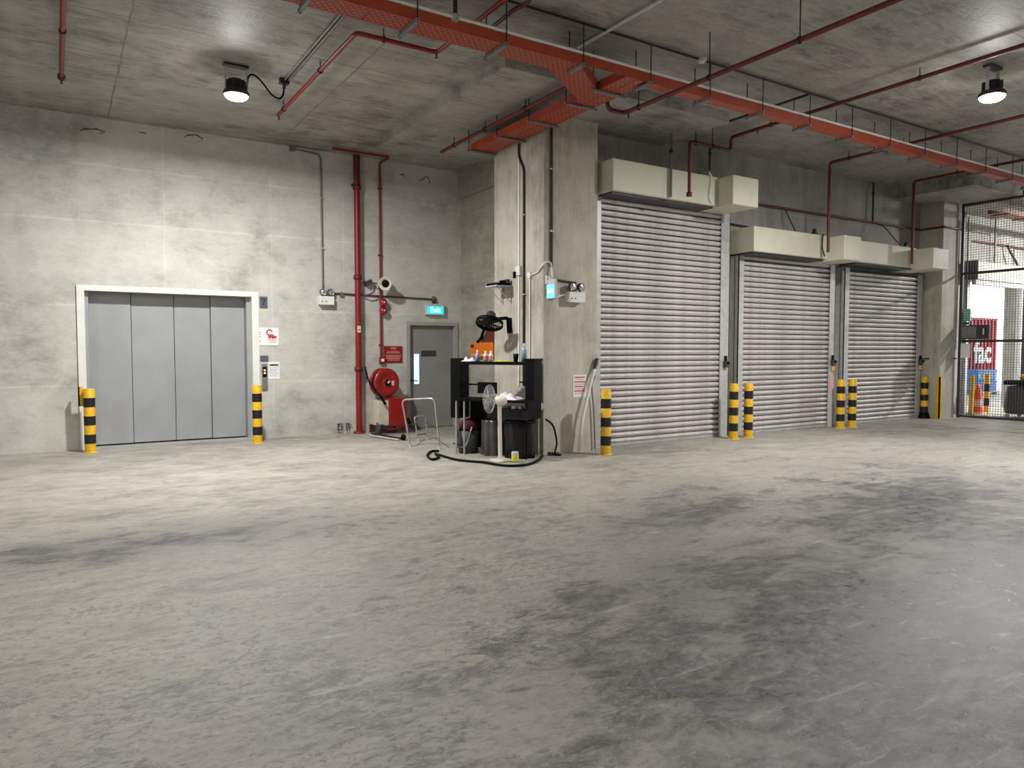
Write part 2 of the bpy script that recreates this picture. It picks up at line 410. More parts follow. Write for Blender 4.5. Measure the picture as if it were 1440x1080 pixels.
# lift wall, with its two openings
LX0, LX1, LZ = .40, 2.90, 2.48
DX0, DX1, DZ = 5.80, 6.93, 2.11
mb = MB()
wall_cells(mb, XL, XR+.25, 0, CE, [(LX0, LX1, 0, LZ), (DX0, DX1, 0, DZ)], lambda a, b, c, d: mb.box(a, b, YB, YB+.36, c, d))
structure(mb.build('wall_back', M['wall']), 'pale concrete wall that holds the goods lift and the exit door', 'wall')
wb = bpy.data.objects['wall_back']
rc = random.Random(11)
for (px, py, w, h_) in ((130, 184, 34, 10), (272, 193, 26, 8), (200, 187, 10, 4), (597, 254, 14, 14), (565, 247, 6, 4)):
    pts = []
    for i in range(9):
        a = PI*(1-i/8*1.3); pts.append(ony(px+w*.5*math.cos(a)+rc.uniform(-.07, .07)*w, py-h_*.5*math.sin(a)*rc.uniform(.5, 1.3)+rc.uniform(-.16, .16)*h_+w*.1*i/8, YB))
    MB().tube([(p.x, YB, p.z) for p in pts], .008, 5, True, [.002, .006, .010, .007, .011, .006, .009, .005, .002]).build('crack', M['rod'], wb)
# return wall and the beam over it
mb = MB().box(XR, XR+.25, YW+.3, YB, 0, CE).box(XR-.08, XR, 10.1, YB, 4.6, CE)
structure(mb.build('wall_return', M['wall_ret']), 'concrete return wall with a beam along its top, behind the column', 'wall')
# shutter wall: solid behind the closed shutters, an open bay beyond the fence
mb = MB(); OB0, OB1, OBZ = 19.02, 21.75, 3.3
wall_cells(mb, XR, XE, 0, CE, [(OB0, OB1, 0, OBZ), (22.2, 24.6, 0, OBZ)], lambda a, b, c, d: mb.box(a, b, YW, YW+.3, c, d))
structure(mb.build('wall_right', M['wall2']), 'grey concrete wall behind the roller shutters', 'wall')
structure(MB().box(XL-.3, XL, YS0, YB+.3, 0, CE).build('wall_left', M['wall']))
mb = MB(); wall_cells(mb, YS0, YW+.3, 0, CE, [(-5, 8.0, 0, 4.6)], lambda a, b, c, d: mb.box(XE, XE+.3, a, b, c, d))  # opening added in this unseen wall so daylight brightens the next hall
structure(mb.build('wall_end', M['wall2']), 'far wall of the next hall with an added opening that lets daylight in', 'wall')
structure(MB().box(XL, XE, YS0-.3, YS0, 0, CE).build('wall_front', M['wall2']))
structure(MB().box(CX0, CX1, CY0, CY1, 0, DROP).build('column', M['column']), 'big square concrete column between the desk and the first shutter', 'column')
mb = MB().box(16.9, 17.55, 8.57, YW, 0, 4.9)
structure(mb.build('column', M['column']), 'concrete pillar at the end of the mesh fence', 'column')
structure(MB().box(15, 60, YW+.3, 60, -.35, -.02).build('yard_ground', M['ground']), 'pale concrete yard outside the open shutter', 'ground')

# ------------------------------------------------------------------ door 1: the goods lift
d1 = sroot('door_1', (1.65, YB, 0), 'wide grey four-panel goods lift door in a white frame', 'lift door')
mb = MB().box(.30, LX0+.004, YB-.03, YB+.12, 0, 2.56).box(LX1-.004, 3.01, YB-.03, YB+.12, 0, 2.56).box(LX0+.004, LX1-.004, YB-.03, YB+.12, LZ-.004, 2.56)
mb.build('frame', M['white'], d1)
MB().box(LX0, LX0+.06, YB+.10, YB+.33, 0, LZ).build('jamb', M['lift_grey'], d1); MB().box(LX1-.07, LX1, YB+.10, YB+.33, 0, LZ).build('jamb', M['lift_grey'], d1)
xs = [LX0+.06, 1.06, 1.70, 2.27, LX1-.07]
for i in range(4):
    yy = YB+.27 if i in (1, 2) else YB+.245
    MB().box(xs[i]+.004, xs[i+1]-.004, yy, yy+.05, .035, LZ-.005, .004).build('door_panel', M['lift_grey'], d1)
MB().box(LX0, LX1, YB+.33, YB+.36, 0, LZ).build('shaft_back', M['blk'], d1)
MB().box(LX0, LX1, YB+.0, YB+.32, 0, .012).build('sill', M['galv'], d1)

# ------------------------------------------------------------------ door 2: the exit door
d2 = sroot('door_2', (6.36, YB, 0), 'grey steel exit door with a narrow lit vision panel', 'door')
MB().box(DX0, DX0+.07, YB-.025, YB+.15, 0, DZ).box(DX1-.07, DX1, YB-.025, YB+.15, 0, DZ).box(DX0+.07, DX1-.07, YB-.025, YB+.15, DZ-.07, DZ).build('frame', M['frame_grey'], d2)
leaf = MB().box(DX0+.075, DX1-.075, YB+.07, YB+.12, .01, DZ-.075, .003).build('door_leaf', M['door_grey'], d2)
MB().box(DX0+.07, DX1-.07, YB+.13, YB+.16, 0, DZ-.07).build('back_board', M['blk'], d2)
MB().box(5.995, 6.10, YB+.063, YB+.07, .88, 1.475).build('vision_panel', M['glass_lit'], leaf)
MB().box(6.15, 6.475, YB+.062, YB+.07, 1.43, 1.545).build('name_plate', M['dkgrey'], leaf)
h = MB().cyl((5.925, YB+.07, .95), (5.925, YB+.0, .95), .012).tube(fillet([(5.925, YB+.005, .95), (6.04, YB+.005, .945), (6.05, YB+.03, .945)], .02), .011).lathe([(.0, -.0), (.03, 0), (.03, .012), (0, .012)], (5.925, YB+.058, .95), (0, 1, 0), 14)
h.build('lever_handle', M['dkgrey'], leaf)

# ------------------------------------------------------------------ roller shutters
def slat_mesh(L):
    pr = []; p = .096
    for k in range(8):
        a = k/7; pr.append((-.034*math.sin(PI*a**1.25)**.85, a*p*.80))
    pr += [(.012, p*.84), (.012, p*1.0)]
    n = len(pr); vs = [(-L/2, y, z) for y, z in pr]+[(L/2, y, z) for y, z in pr]
    fs = [(i, n+i, n+i+1, i+1) for i in range(n-1)]
    vs += [(-L/2, .012, 0), (-L/2, .012, p), (L/2, .012, 0), (L/2, .012, p)]
    me = bpy.data.meshes.new('slat'); me.from_pydata(vs, [], fs+[(2*n, 2*n+1, 2*n+3, 2*n+2)])
    me.polygons.foreach_set('use_smooth', [i < 7 for i in range(len(fs))]+[False]); me.materials.append(M['slat']); return me
YC = 8.93
def shutter(label, x0, x1, ztop, hood, motor, gl, gr, zt):
    """hood=(x0,x1,yfront,zb,zt)  motor=(x0,x1,yfront,zb,zt)"""
    o = thing('roller_shutter', label, 'shutter', ((x0+x1)/2, YC, 0))
    n = int(round((ztop-.04)/.096)); me = slat_mesh(x1-x0)
    for i in range(n):
        s = bpy.data.objects.new('slat', me); COL.objects.link(s); s.parent = o; s.location = (0, 0, .04+i*.096)
    MB().box(x0, x1, YC-.022, YC+.022, .004, .045).build('bottom_bar', M['galv'], o)
    for a, b in (gl, gr):
        mb = MB().box(a, b, YC-.05, YC-.035, 0, ztop).box(a, b, YC+.035, YC+.05, 0, ztop)
        if (a, b) == gl: mb.box(a, a+.015, YC-.05, YW, 0, ztop)
        else: mb.box(b-.015, b, YC-.05, YW, 0, ztop)
        mb.build('guide_rail', M['galv'], o)
    hx0, hx1, hy, hb, ht = hood
    MB().box(hx0, hx1, hy, YW, hb, ht, .012).build('hood', M['cream'], o)
    MB().box(hx0+.05, hx1-.05, hy+.08, YC-.05, hb-.03, hb+.01).build('hood_lip', M['dkgrey'], o)
    mx0, mx1, my, mb_, mt = motor
    mo = MB().box(mx0, mx1, my, YW, mb_, mt, .012).build('motor_box', M['cream'], o)
    return o
sh1 = shutter('tall ribbed steel roller shutter beside the big column', 7.27, 10.06, 3.97, (7.19, 9.50, 8.49, 3.975, 4.455), (9.47, 10.10, 8.15, 3.955, 4.43), (7.14, 7.29), (10.03, 10.26), 0)
sh2 = shutter('short ribbed steel roller shutter between the tall shutter and the end shutter', 10.62, 13.26, 3.27, (10.45, 12.60, 8.51, 3.30, 3.74), (12.55, 13.07, 8.14, 3.255, 3.71), (10.50, 10.64), (13.23, 13.40), 0)
sh3 = shutter('short ribbed steel roller shutter at the end of the wall, beside the fence pillar', 13.86, 16.52, 3.25, (13.46, 15.58, 8.44, 3.30, 3.725), (15.54, 16.18, 8.08, 3.265, 3.70), (13.72, 13.88), (16.49, 16.70), 0)
# steel mullion plates on the wall between shutters
for a, b, lab in ((10.27, 10.40, 'tall and the short'),):
    pass

# ------------------------------------------------------------------ bollards
def bollard_proto(loc, label, h=.97, r=.077):
    o = thing('bollard', label, 'bollard', loc, 'striped bollards')
    MB().tube([Vector(loc)+Vector((0, 0, z)) for z in (0, h-.015, h)], r, 20, True, [r, r, r*.86]).build('post', M['yellow'], o)
    k = h/7
    for i in (1, 3, 5):
        MB().tube([Vector(loc)+Vector((0, 0, z)) for z in (i*k, (i+1)*k)], r+.0025, 20, True).build('black_band', M['black'], o)
    MB().tube([Vector(loc)+Vector((0, 0, z)) for z in (0, .006, .014)], r+.02, 20, True, [r+.022, r+.022, r+.012]).build('base_plate', M['yellow'], o)
    return o
B0 = bollard_proto((.42, 12.62, 0), 'striped bollard left of the goods lift door, backed by a yellow corner plate')
def bollard(x, y, label, sc=1.0):
    c = copy_tree(B0); c.location = (x, y, 0); c['label'] = label; c.scale = (1, 1, sc); ROOT[c.name] = Vector((x, y, 0)); return c
bollard(2.83, 12.41, 'striped bollard under the lift call panel')
bollard(6.90, 8.27, 'striped bollard at the foot of the column edge, before the tall shutter')
bollard(10.00, 8.53, 'striped bollard before the guide rail of the tall shutter, one of a close pair')
bollard(10.39, 8.53, 'striped bollard of a close pair, standing before the first slats of the middle shutter')
bollard(13.23, 8.60, 'striped bollard of a close pair, before the guide rail of the middle shutter')
bollard(13.56, 8.56, 'striped bollard of a close pair, before the first slats of the end shutter')
B8 = bollard(16.72, 8.80, 'striped bollard beside the concrete pillar, with a black rubber collar', .98)
MB().tube([(16.72, 8.80, z) for z in (.0, .12, .14)], .11, 18, True, [.13, .10, .085]).build('rubber_collar', M['blk'], B8)
MB().box(.28, .345, 12.70, 12.72, .70, 1.0).box(.28, .30, 12.70, 12.80, .70, 1.0).build('corner_plate', M['yellow'], B0)
tag(MB().box(16.87, 16.898, 8.542, 8.63, 0, .95).box(16.87, 16.96, 8.542, 8.568, 0, .95).build('corner_guard', M['yellow'], at=(16.9, 8.57, 0)), 'plain yellow corner guard on the edge of the fence pillar', 'corner guard')

# ================================================================== CEILING SERVICES
def rod(mb, x, y, z0, z1=CE, r=.007): mb.cyl((x, y, z0), (x, y, z1), r, 6)
def clip_ring(mb, x, y, z, r): mb.lathe([(r+.004, -.015), (r+.012, -.012), (r+.012, .012), (r+.004, .015)], (x, y, z), (0, 1, 0), 12)
def pipe_thing(name, label, cat, path, r, mat, group=None, fr=.09, hangers=(), heads=(), flanges=(), collar=M['dkred'], loc=None):
    o = thing(name, label, cat, tuple(loc or path[0]), group)
    MB().tube(fillet(path, fr, 5), r, 12).build('pipe_run', mat, o)
    for p in hangers:
        mb = MB(); rod(mb, p[0], p[1], p[2]+r*.6, p[3] if len(p) > 3 else CE); mb.lathe([(r+.002, -.012), (r+.011, -.012), (r+.011, .012), (r+.002, .012)], p[:3], p[4] if len(p) > 4 else (0, 1, 0), 12)
        mb.build('hanger', M['rod'], o)
    for p in heads:
        MB().cyl((p[0], p[1], p[2]-r), (p[0], p[1], p[2]-r-.035), .010, 8).lathe([(.0, 0), (.022, 0), (.018, .006), (0, .008)], (p[0], p[1], p[2]-r-.05), (0, 0, 1), 10).build('sprinkler_head', M['rod'], o)
    for p, ax in flanges:
        MB().lathe([(r, -.03), (r+.018, -.03), (r+.018, .03), (r, .03)], p, ax, 14).build('coupling', collar, o)
    return o
PG = 'red sprinkler pipes'
# A: the long pipe passing under the cable tray and turning over the branch tray
zA = 4.64; xA = onz(960, 125, zA).x; yA = onz(873, 158, zA).y
pipe_thing('sprinkler_pipe', 'long dark red pipe crossing under the cable tray and running along its branch', 'pipe',
  [(xA, -3, zA), (xA, yA, zA), (6.065, yA, zA), (6.065, yA, 4.87), (5.55, yA+.1, 4.87), (5.55, yA+.5, 4.87), (5.55, 10.95, 4.87)], .028, M['dkred'], PG,
  hangers=[(xA, onz(1113, 52, zA).y, zA), (xA, onz(1000, 110, zA).y, zA), (xA, onz(895, 150, zA).y, zA), (5.55, 8.4, 4.87, DROP), (5.55, 9.5, 4.87, DROP), (5.55, 10.5, 4.87, DROP)],
  heads=[(xA, yA-.08, zA)])
zB = 5.03
xB = 9.43; yBd = 8.18
pipe_thing('sprinkler_pipe', 'red pipe passing over the cable tray and dropping before the tall shutter hood', 'pipe',
  [(xB, -3, zB), (xB, yBd, zB), (xB, yBd, 4.82), (8.49, yBd, 4.82), (8.49, yBd, 3.97)], .027, M['dkred'], PG, fr=.06,
  hangers=[(xB, 5.13, zB), (xB, 2.0, zB), (xB, 7.4, zB), (9.0, yBd, 4.82, CE, (1, 0, 0)), (8.62, yBd, 4.82, CE, (1, 0, 0))], heads=[(xB, 7.65, zB)], flanges=[((8.49, yBd, 4.0), (0, 0, 1))])
xC = 12.24; yCd = 8.28
pipe_thing('sprinkler_pipe', 'red pipe passing over the cable tray and dropping before the middle shutter hood', 'pipe',
  [(xC, -3, zB), (xC, yCd, zB), (xC, yCd, 3.38)], .027, M['dkred'], PG, fr=.06,
  hangers=[(xC, 7.9, zB), (xC, 6.9, zB), (xC, 4.0, zB)], heads=[(xC, 7.2, zB)])
xE = 15.05; yEd = 8.25
pipe_thing('sprinkler_pipe', 'red pipe passing over the cable tray and dropping before the end shutter hood', 'pipe',
  [(xE, -3, zB), (xE, yEd, zB), (xE, yEd, 3.34)], .028, M['dkred'], PG, fr=.06,
  hangers=[(xE, 7.4, zB), (xE, 5.0, zB)], heads=[(xE, 7.0, zB)])
# left: L-shaped run
xLp = 2.88
pipe_thing('sprinkler_pipe', 'red pipe run with two elbows near the lit lamp over the lift', 'pipe',
  [(xLp, 11.0, zB), (xLp, 7.73, zB), (3.86, 7.73, zB), (3.87, 4.0, zB)], .026, M['red'], PG, fr=.07,
  hangers=[(xLp+.32, 7.73, zB, CE, (1, 0, 0)), (xLp, 9.0, zB), (xLp, 10.7, zB)], heads=[(3.84, 7.70, zB), (xLp, 10.97, zB)])
pipe_thing('sprinkler_pipe', 'straight red pipe end with a sprinkler head above the lift wall corner', 'pipe',
  [(.157, 3.0, zB), (.157, 11.0, zB)], .027, M['red'], PG, hangers=[(.157, 9.4, zB), (.157, 6.0, zB)], heads=[(.157, 10.99, zB)], flanges=[((.157, 10.97, zB), (0, 1, 0))])
# red pipes beyond the tray, top of frame
pa = onz(690, 40, 5.02); pb = onz(725, 12, 5.02); pc = onz(740, 6, 5.02); pd = onz(760, -22, 5.02)
pipe_thing('sprinkler_pipe', 'thin kinked red pipe between the cable tray and the dark ceiling conduit', 'pipe', [pa, pb, pc, pd], .022, M['dkred'], PG)
# black pipe across the drop panel edge
pa = onz(1025, 173, 4.97); pb = onz(1070, 157, 4.97)
pipe_thing('ceiling_conduit', 'short black conduit beside the slab panel corner before the tall shutter', 'conduit', [(8.80, 7.66, 5.05), (8.80, 6.3, 5.05)], .018, M['rod'], None, hangers=[])

# thin dark ceiling conduit with its round box
yK = 6.40
k = thing('ceiling_conduit', 'long thin dark conduit on the ceiling with a round white junction box', 'conduit', (6.83, yK, CE))
MB().tube([(2.5, yK, CE-.022), (17.5, yK, CE-.022)], .013, 8).build('conduit_run', M['rod'], k)
MB().lathe([(.0, -.045), (.05, -.045), (.062, -.03), (.062, .0)], (6.83, yK, CE), (0, 0, 1), 18).build('junction_box', M['ltgrey'], k)
MB().lathe([(.0, -.06), (.028, -.06), (.034, -.045)], (6.83, yK, CE), (0, 0, 1), 14).build('detector', M['white'], k)
k = thing('ceiling_conduit', 'pale grey conduit crossing the ceiling from the cable tray', 'conduit', (5.3, 6.8, 5.12))
MB().tube([(5.31, 6.9, 5.115), (5.31, 1.0, 5.115)], .018, 8).build('conduit_run', M['ltgrey'], k)
k = thing('ceiling_conduit', 'twin grey conduits feeding the lamp over the lift', 'conduit', (2.66, 9.8, CE))
for dx in (0, .045): MB().tube([(2.66+dx, 6.6, 5.125), (2.66+dx, 9.85-dx, 5.125)], .012, 8).build('conduit_run', M['conduit'], k)
MB().box(2.60, 2.72, 9.80, 9.88, 5.08, CE).cyl((2.66, 9.84, 5.08), (2.66, 9.86, 5.02), .022, 10).build('outlet_box', M['rod'], k)
CABLE_END = Vector((2.66, 9.86, 5.02))

# ------------------------------------------------------------------ cable tray
TB, TT = 4.71, 4.81; TY0, TY1 = 6.45, 6.74
tr = thing('cable_tray', 'orange perforated cable tray hung along the ceiling with a branch over the column', 'cable tray', (4.0, 6.6, TB))
def tray_seg(poly, name='tray_floor', mat=M['perf']): MB().prism(poly, TB, TB+.004).build(name, mat, tr)
def flange(a, b, name='side_rail'):
    a = Vector((*a, 0)); b = Vector((*b, 0)); d = (b-a).normalized(); n = Vector((-d.y, d.x, 0))
    m_ = MB().obox((a+b)/2+Vector((0, 0, (TB+TT)/2)), (b-a)/2, n*.003, Vector((0, 0, (TT-TB)/2)))
    m_.obox((a+b)/2+Vector((0, 0, TT)), (b-a)/2, n*.010, Vector((0, 0, .003)))
    m_.build(name, M['orange'], tr)
X_END = 17.5
for a in np.arange(-4.0, 4.75, 2.1875):
    b = a+2.1875-.006; tray_seg([(a, TY0), (b, TY0), (b, TY1), (a, TY1)]); flange((a, TY1), (b, TY1))
for a in np.arange(-4.0, X_END, 3.0): flange((a, TY0), (min(a+2.99, X_END), TY0), 'side_rail')
# diagonal elbow and branch
tray_seg([(4.75, TY0), (4.98, TY0), (5.655, 6.98), (5.655, 7.36), (4.75, TY1)])
flange((4.75, TY1), (5.655, 7.36)); flange((5.0, TY0+.02), (5.655, 6.98))
BX0, BX1 = 5.66, 6.02
ys = [TY0+.01, 7.35, 8.3, 9.3, 10.15]
for a, b in zip(ys, ys[1:]):
    tray_seg([(BX0, a), (BX1, a), (BX1, b-.006), (BX0, b-.006)]); flange((BX0, a), (BX0, b)); flange((BX1, a), (BX1, b))
# inner ribs that show on the branch bottom
for a, b in zip(ys, ys[1:]): MB().box(5.83, 5.845, a, b, TB-.006, TB).build('stiffener', M['orange'], tr)
# narrow run to the right of the branch
for a in np.arange(5.95, X_END, 3.0):
    b = min(a+2.99, X_END); tray_seg([(a, TY0), (b, TY0), (b, TY0+.14), (a, TY0+.14)], mat=M['orange']); flange((a, TY0+.14), (b, TY0+.14))
for i, x in enumerate(np.arange(-1.1, 17.2, 1.0)):
    x = float(x)+.1
    w = TY1+.1 if x < 5.0 else TY0+.24
    s = MB().box(x-.02, x+.02, TY0-.06, w, TB-.032, TB-.001).build('support_strut', M['strut'], tr)
    for yy in (TY0-.04, w-.02):
        mb = MB(); rod(mb, x, yy, TB-.04); mb.build('hanger_rod', M['rod'], tr)
for y in (6.95, 7.5, 8.35, 9.2, 10.05):
    MB().box(BX0-.12, BX1+.05, y-.02, y+.02, TB-.032, TB-.007).build('support_strut', M['strut'], tr)
    mb = MB(); rod(mb, BX0-.09, y, TB-.04, DROP if y > 7.6 else CE); mb.build('hanger_rod', M['rod'], tr)
tag(MB().tube([(-4, TY0-.028, TT+.018), (5.6, TY0-.028, TT+.018), (17.5, TY0-.02, TT+.016)], .016, 8).build('tray_conduit', M['white'], at=(4, TY0, TT)), 'pale steel conduit clipped along the edge of the orange cable tray', 'conduit')
k = thing('pendant_pipe', 'dark grey pipe dropping from the ceiling to the cable tray edge', 'pipe', (3.65, 6.4, CE))
q = onz(633, 28, 4.84); MB().cyl((q.x, TY0-.03, TT+.02), (q.x, TY0-.03, CE), .022, 10).build('pipe_run', M['rod'], k); MB().box(q.x-.03, q.x+.03, TY0-.06, TY0, TT-.02, TT+.04).build('clamp', M['galv'], k)

# ------------------------------------------------------------------ flood lamps
def flood_lamp(loc, label, tilt=(0, -.15), cable=None, group='ceiling flood lamps', power=1.0):
    """housing hangs from the ceiling on a bracket; lens looks down"""
    x, y = loc; z = 4.80
    o = thing('flood_lamp', label, 'lamp', (x, y, CE), group)
    n = Vector((tilt[0], tilt[1], -1)).normalized()
    MB().box(x-.15, x+.15, y-.05, y+.05, CE-.03, CE-.002).build('mount_plate', M['dkgrey'], o)
    for sx in (-.13, .13): MB().box(x+sx-.005, x+sx+.005, y-.02, y+.02, z, CE-.03).build('bracket_arm', M['ltgrey'], o)
    c = Vector((x, y, z))
    hs = MB().lathe([(0, -.17), (.07, -.17), (.085, -.16), (.09, -.06), (.12, -.05), (.155, -.01), (.16, .03), (.15, .035), (.145, .02), (0, .02)], c, n, 24).build('housing', M['dkgrey'], o)
    for i in range(10):
        a = 2*PI*i/10; u = n.cross(Vector((1, .2, 0))).normalized(); v = n.cross(u); d = u*math.cos(a)+v*math.sin(a); e = n.cross(d)
        MB().obox(c-n*.11+d*.10, d*.018, e*.003, n*.05).build('fin', M['dkgrey'], hs)
    MB().lathe([(.14, .022), (.135, .05), (.11, .07), (.06, .085), (0, .09)], c, n, 24).build('lens', M['led'], o)
    ld = bpy.data.lights.new('lamp_light', 'AREA'); ld.shape = 'DISK'; ld.size = .30; ld.energy = LAMP_W*power; ld.color = LAMP_COL
    lo = bpy.data.objects.new('lamp_light', ld); COL.objects.link(lo); lo.parent = o
    lo.location = c+n*.10-Vector((x, y, CE)); lo.rotation_euler = n.to_track_quat('-Z', 'Y').to_euler()
    pd_ = bpy.data.lights.new('lens_spill', 'POINT'); pd_.energy = SPILL_W*power; pd_.color = LAMP_COL; pd_.shadow_soft_size = .06
    po = bpy.data.objects.new('lens_spill', pd_); COL.objects.link(po); po.parent = o; po.location = c+n*.17-Vector((x, y, CE))
    if cable: MB().tube(smooth_path(cable), .012, 8).build('cable', M['blk'], o)
    return o
LL = (2.02, 9.70)
flood_lamp(LL, 'lit ceiling flood lamp with a looping black cable, over the floor before the lift', (0, .02),
  [(LL[0]+.13, LL[1], 4.86), (LL[0]+.15, LL[1], 5.03), (LL[0]+.22, LL[1], 5.07), (LL[0]+.33, LL[1]+.02, 5.0), (LL[0]+.45, LL[1]+.08, 4.90), (LL[0]+.56, LL[1]+.12, 4.87), (LL[0]+.62, LL[1]+.14, 4.93), CABLE_END])
flood_lamp((10.15, 4.60), 'lit ceiling flood lamp hanging between two red sprinkler pipes', (-.04, -.02), power=1.1)
flood_lamp((2.2, -2.2), 'lit ceiling flood lamp in the open bay facing the lift', (.1, .05), power=.8)
flood_lamp((-5.5, 4.0), 'lit ceiling flood lamp by the blank side wall', (.25, .0), power=.7)
flood_lamp((21.6, 5.6), 'lit ceiling flood lamp in the hall beyond the mesh fence', (.1, .35), power=1.7)

# ================================================================== ON THE LIFT WALL
WF = YB            # wall face
# red riser
r_ = thing('fire_riser', 'thick red riser pipe standing from floor to ceiling on the lift wall', 'pipe', (4.78, 12.9, 0))
MB().tube([(4.775, 12.87, .03), (4.775, 12.87, 4.55)], .055, 16).build('pipe_run', M['red'], r_)
MB().tube([(4.775, 12.87, 4.5), (4.775, 12.87, 5.12)], .062, 16).build('upper_pipe', M['dkred'], r_)
for z in (4.55, 2.9, 1.2): MB().lathe([(.055, -.04), (.075, -.04), (.075, .04), (.055, .04)], (4.775, 12.87, z), (0, 0, 1), 16).build('coupling', M['dkred'], r_)
MB().sph((4.70, 12.87, 4.58), .035, 10).cyl((4.71, 12.87, 4.58), (4.76, 12.9, 4.58), .02).build('valve_cap', M['dkred'], r_)
MB().lathe([(.055, 0), (.11, 0), (.11, .03), (.055, .03)], (4.775, 12.87, 0), (0, 0, 1), 16).build('floor_flange', M['red'], r_)
MB().box(4.74, 4.80, 12.808, 12.815, 1.88, 2.0).build('label_plate', M['white'], r_)
MB().box(4.75, 4.79, 12.806, 12.808, 1.91, 1.94).box(4.765, 4.775, 12.806, 12.808, 1.94, 1.985).build('label_mark', M['print_red'], r_)
# thin alarm pipe with bell
r_ = thing('alarm_conduit', 'thin red alarm conduit bending from the ceiling down to a call point', 'conduit', (5.26, 12.95, 5.0))
MB().tube(fillet([(4.22, 12.55, 5.10), (5.30, 12.55, 5.10), (5.26, 12.96, 5.08), (5.26, 12.96, 1.42)], .09, 5), .022, 10).build('pipe_run', M['red'], r_)
for z in (4.6, 3.35, 2.75, 1.65): MB().box(5.225, 5.295, 12.94, 12.99, z-.015, z+.015).build('pipe_clip', M['dkred'], r_)
MB().box(5.22, 5.32, 12.92, 12.99, 1.30, 1.42, .008).build('call_box', M['redgloss'], r_)
MB().box(5.245, 5.305, 12.915, 12.92, 1.335, 1.39).build('call_plate', M['paper'], r_)
for z, rr, lab in ((2.455, .078, 'upper red round alarm bell on the thin red conduit, under the horn'), (2.30, .082, 'lower red round alarm bell on the thin red conduit')):
    b_ = thing('alarm_bell', lab, 'alarm', (5.285, 12.94, z))
    MB().lathe([(0, -.105), (rr*.4, -.10), (rr*.85, -.075), (rr, -.045), (rr, -.03), (rr*.5, -.03), (rr*.5, 0)], (5.285, 12.935, z), (0, 1, 0), 20).build('gong', M['redgloss'], b_)
    MB().lathe([(0, -.118), (.018, -.115), (.02, -.1)], (5.285, 12.935, z), (0, 1, 0), 12).build('centre_cap', M['print_pink'], b_)
# horn speaker
h_ = thing('horn_speaker', 'ivory horn loudspeaker with a curved bracket above the alarm bells', 'loudspeaker', (5.2, 12.75, 2.8))
hx = Vector((5.27, 12.72, 2.80)); ax = Vector((-.55, -.75, -.15)).normalized()
MB().lathe([(.03, -.16), (.035, -.08), (.05, -.04), (.075, .03), (.12, .07), (.125, .075), (.115, .07), (.07, .03), (.03, -.02)], hx, ax, 22).build('horn', M['fanwhite'], h_)
MB().lathe([(0, -.0), (.055, .03), (.07, .045), (.03, .07), (0, .08)], hx, ax, 16).build('throat', M['blk'], h_)
MB().lathe([(0, -.20), (.05, -.20), (.055, -.12), (.03, -.10)], hx, ax, 16).build('driver', M['dkgrey'], h_)
MB().tube(smooth_path([(4.86, 12.92, 2.60), (4.95, 12.86, 2.58), (5.06, 12.82, 2.64), (5.10, 12.80, 2.76)]), .014, 8).build('bracket', M['dkgrey'], h_)
MB().obox((5.0, 12.93, 2.82), (.06, 0, .03), (0, .06, 0), (-.015, 0, .03)).cyl((5.0, 12.93, 2.82), (5.12, 12.8, 2.80), .015).build('wall_mount', M['dkgrey'], h_)
# grey conduit
r_ = thing('wall_conduit', 'grey conduit coming off the ceiling edge down to the emergency light on the lift wall', 'conduit', (4.15, 12.97, 2.6))
MB().tube(fillet([(3.62, 12.93, 5.10), (4.13, 12.96, 5.07), (4.15, 12.97, 2.60)], .1, 5), .016, 10).build('conduit_run', M['conduit'], r_)
MB().box(3.58, 3.66, 12.9, 12.98, 5.06, CE).build('end_box', M['conduit'], r_)
for z in (4.3, 3.4): MB().box(4.12, 4.18, 12.95, 13.0, z-.012, z+.012).build('saddle', M['galv'], r_)
r_ = thing('wall_conduit', 'level grey-red conduit running from the emergency light to the exit sign', 'conduit', (5.4, 12.97, 2.57))
MB().tube([(4.33, 12.975, 2.595), (6.44, 12.975, 2.56)], .016, 10).build('conduit_run', simple('rust_conduit', lin(92, 62, 58), .5, .2), r_)
for x in (4.5, 6.38): MB().box(x-.03, x+.03, 12.95, 13.0, 2.54, 2.62).build('saddle', M['conduit'], r_)
def emergency_light(x0, x1, z0, z1, yf, yw, label, loc):
    e = thing('emergency_light', label, 'emergency light', loc, 'twin-head emergency lights')
    MB().box(x0, x1, yf, yw, z0, z1, .008).build('battery_box', M['white'], e)
    MB().box(x0+.03, x0+.06, yf-.003, yf, z0+.05, z0+.065).box(x0+.10, x0+.13, yf-.003, yf, z0+.05, z0+.065).build('indicator', M['dkgrey'], e)
    for s in (.24, .76):
        c = Vector((x0+(x1-x0)*s, yf+.02, z1+.075)); ax = Vector((.25*(s-.5)*2, -1, -.15)).normalized()
        hd = MB().lathe([(0, .06), (.05, .05), (.062, .0), (.062, -.02), (.055, -.025)], c, -ax*-1 if False else Vector((-ax.x, -ax.y, -ax.z)), 18).cyl(c+Vector((0, .03, -.03)), (c.x, c.y+.03, z1), .012, 8).build('lamp_head', M['dkgrey'], e)
        MB().lathe([(.058, .0), (.05, .012), (.03, -.005), (.012, -.012), (0, -.012)], c+ax*.022, -ax, 18).build('reflector', M['lens'], hd)
    return e
emergency_light(4.06, 4.33, 2.375, 2.53, 12.87, 13.0, 'white twin-head emergency light box beside the red riser', (4.2, 12.93, 2.37))
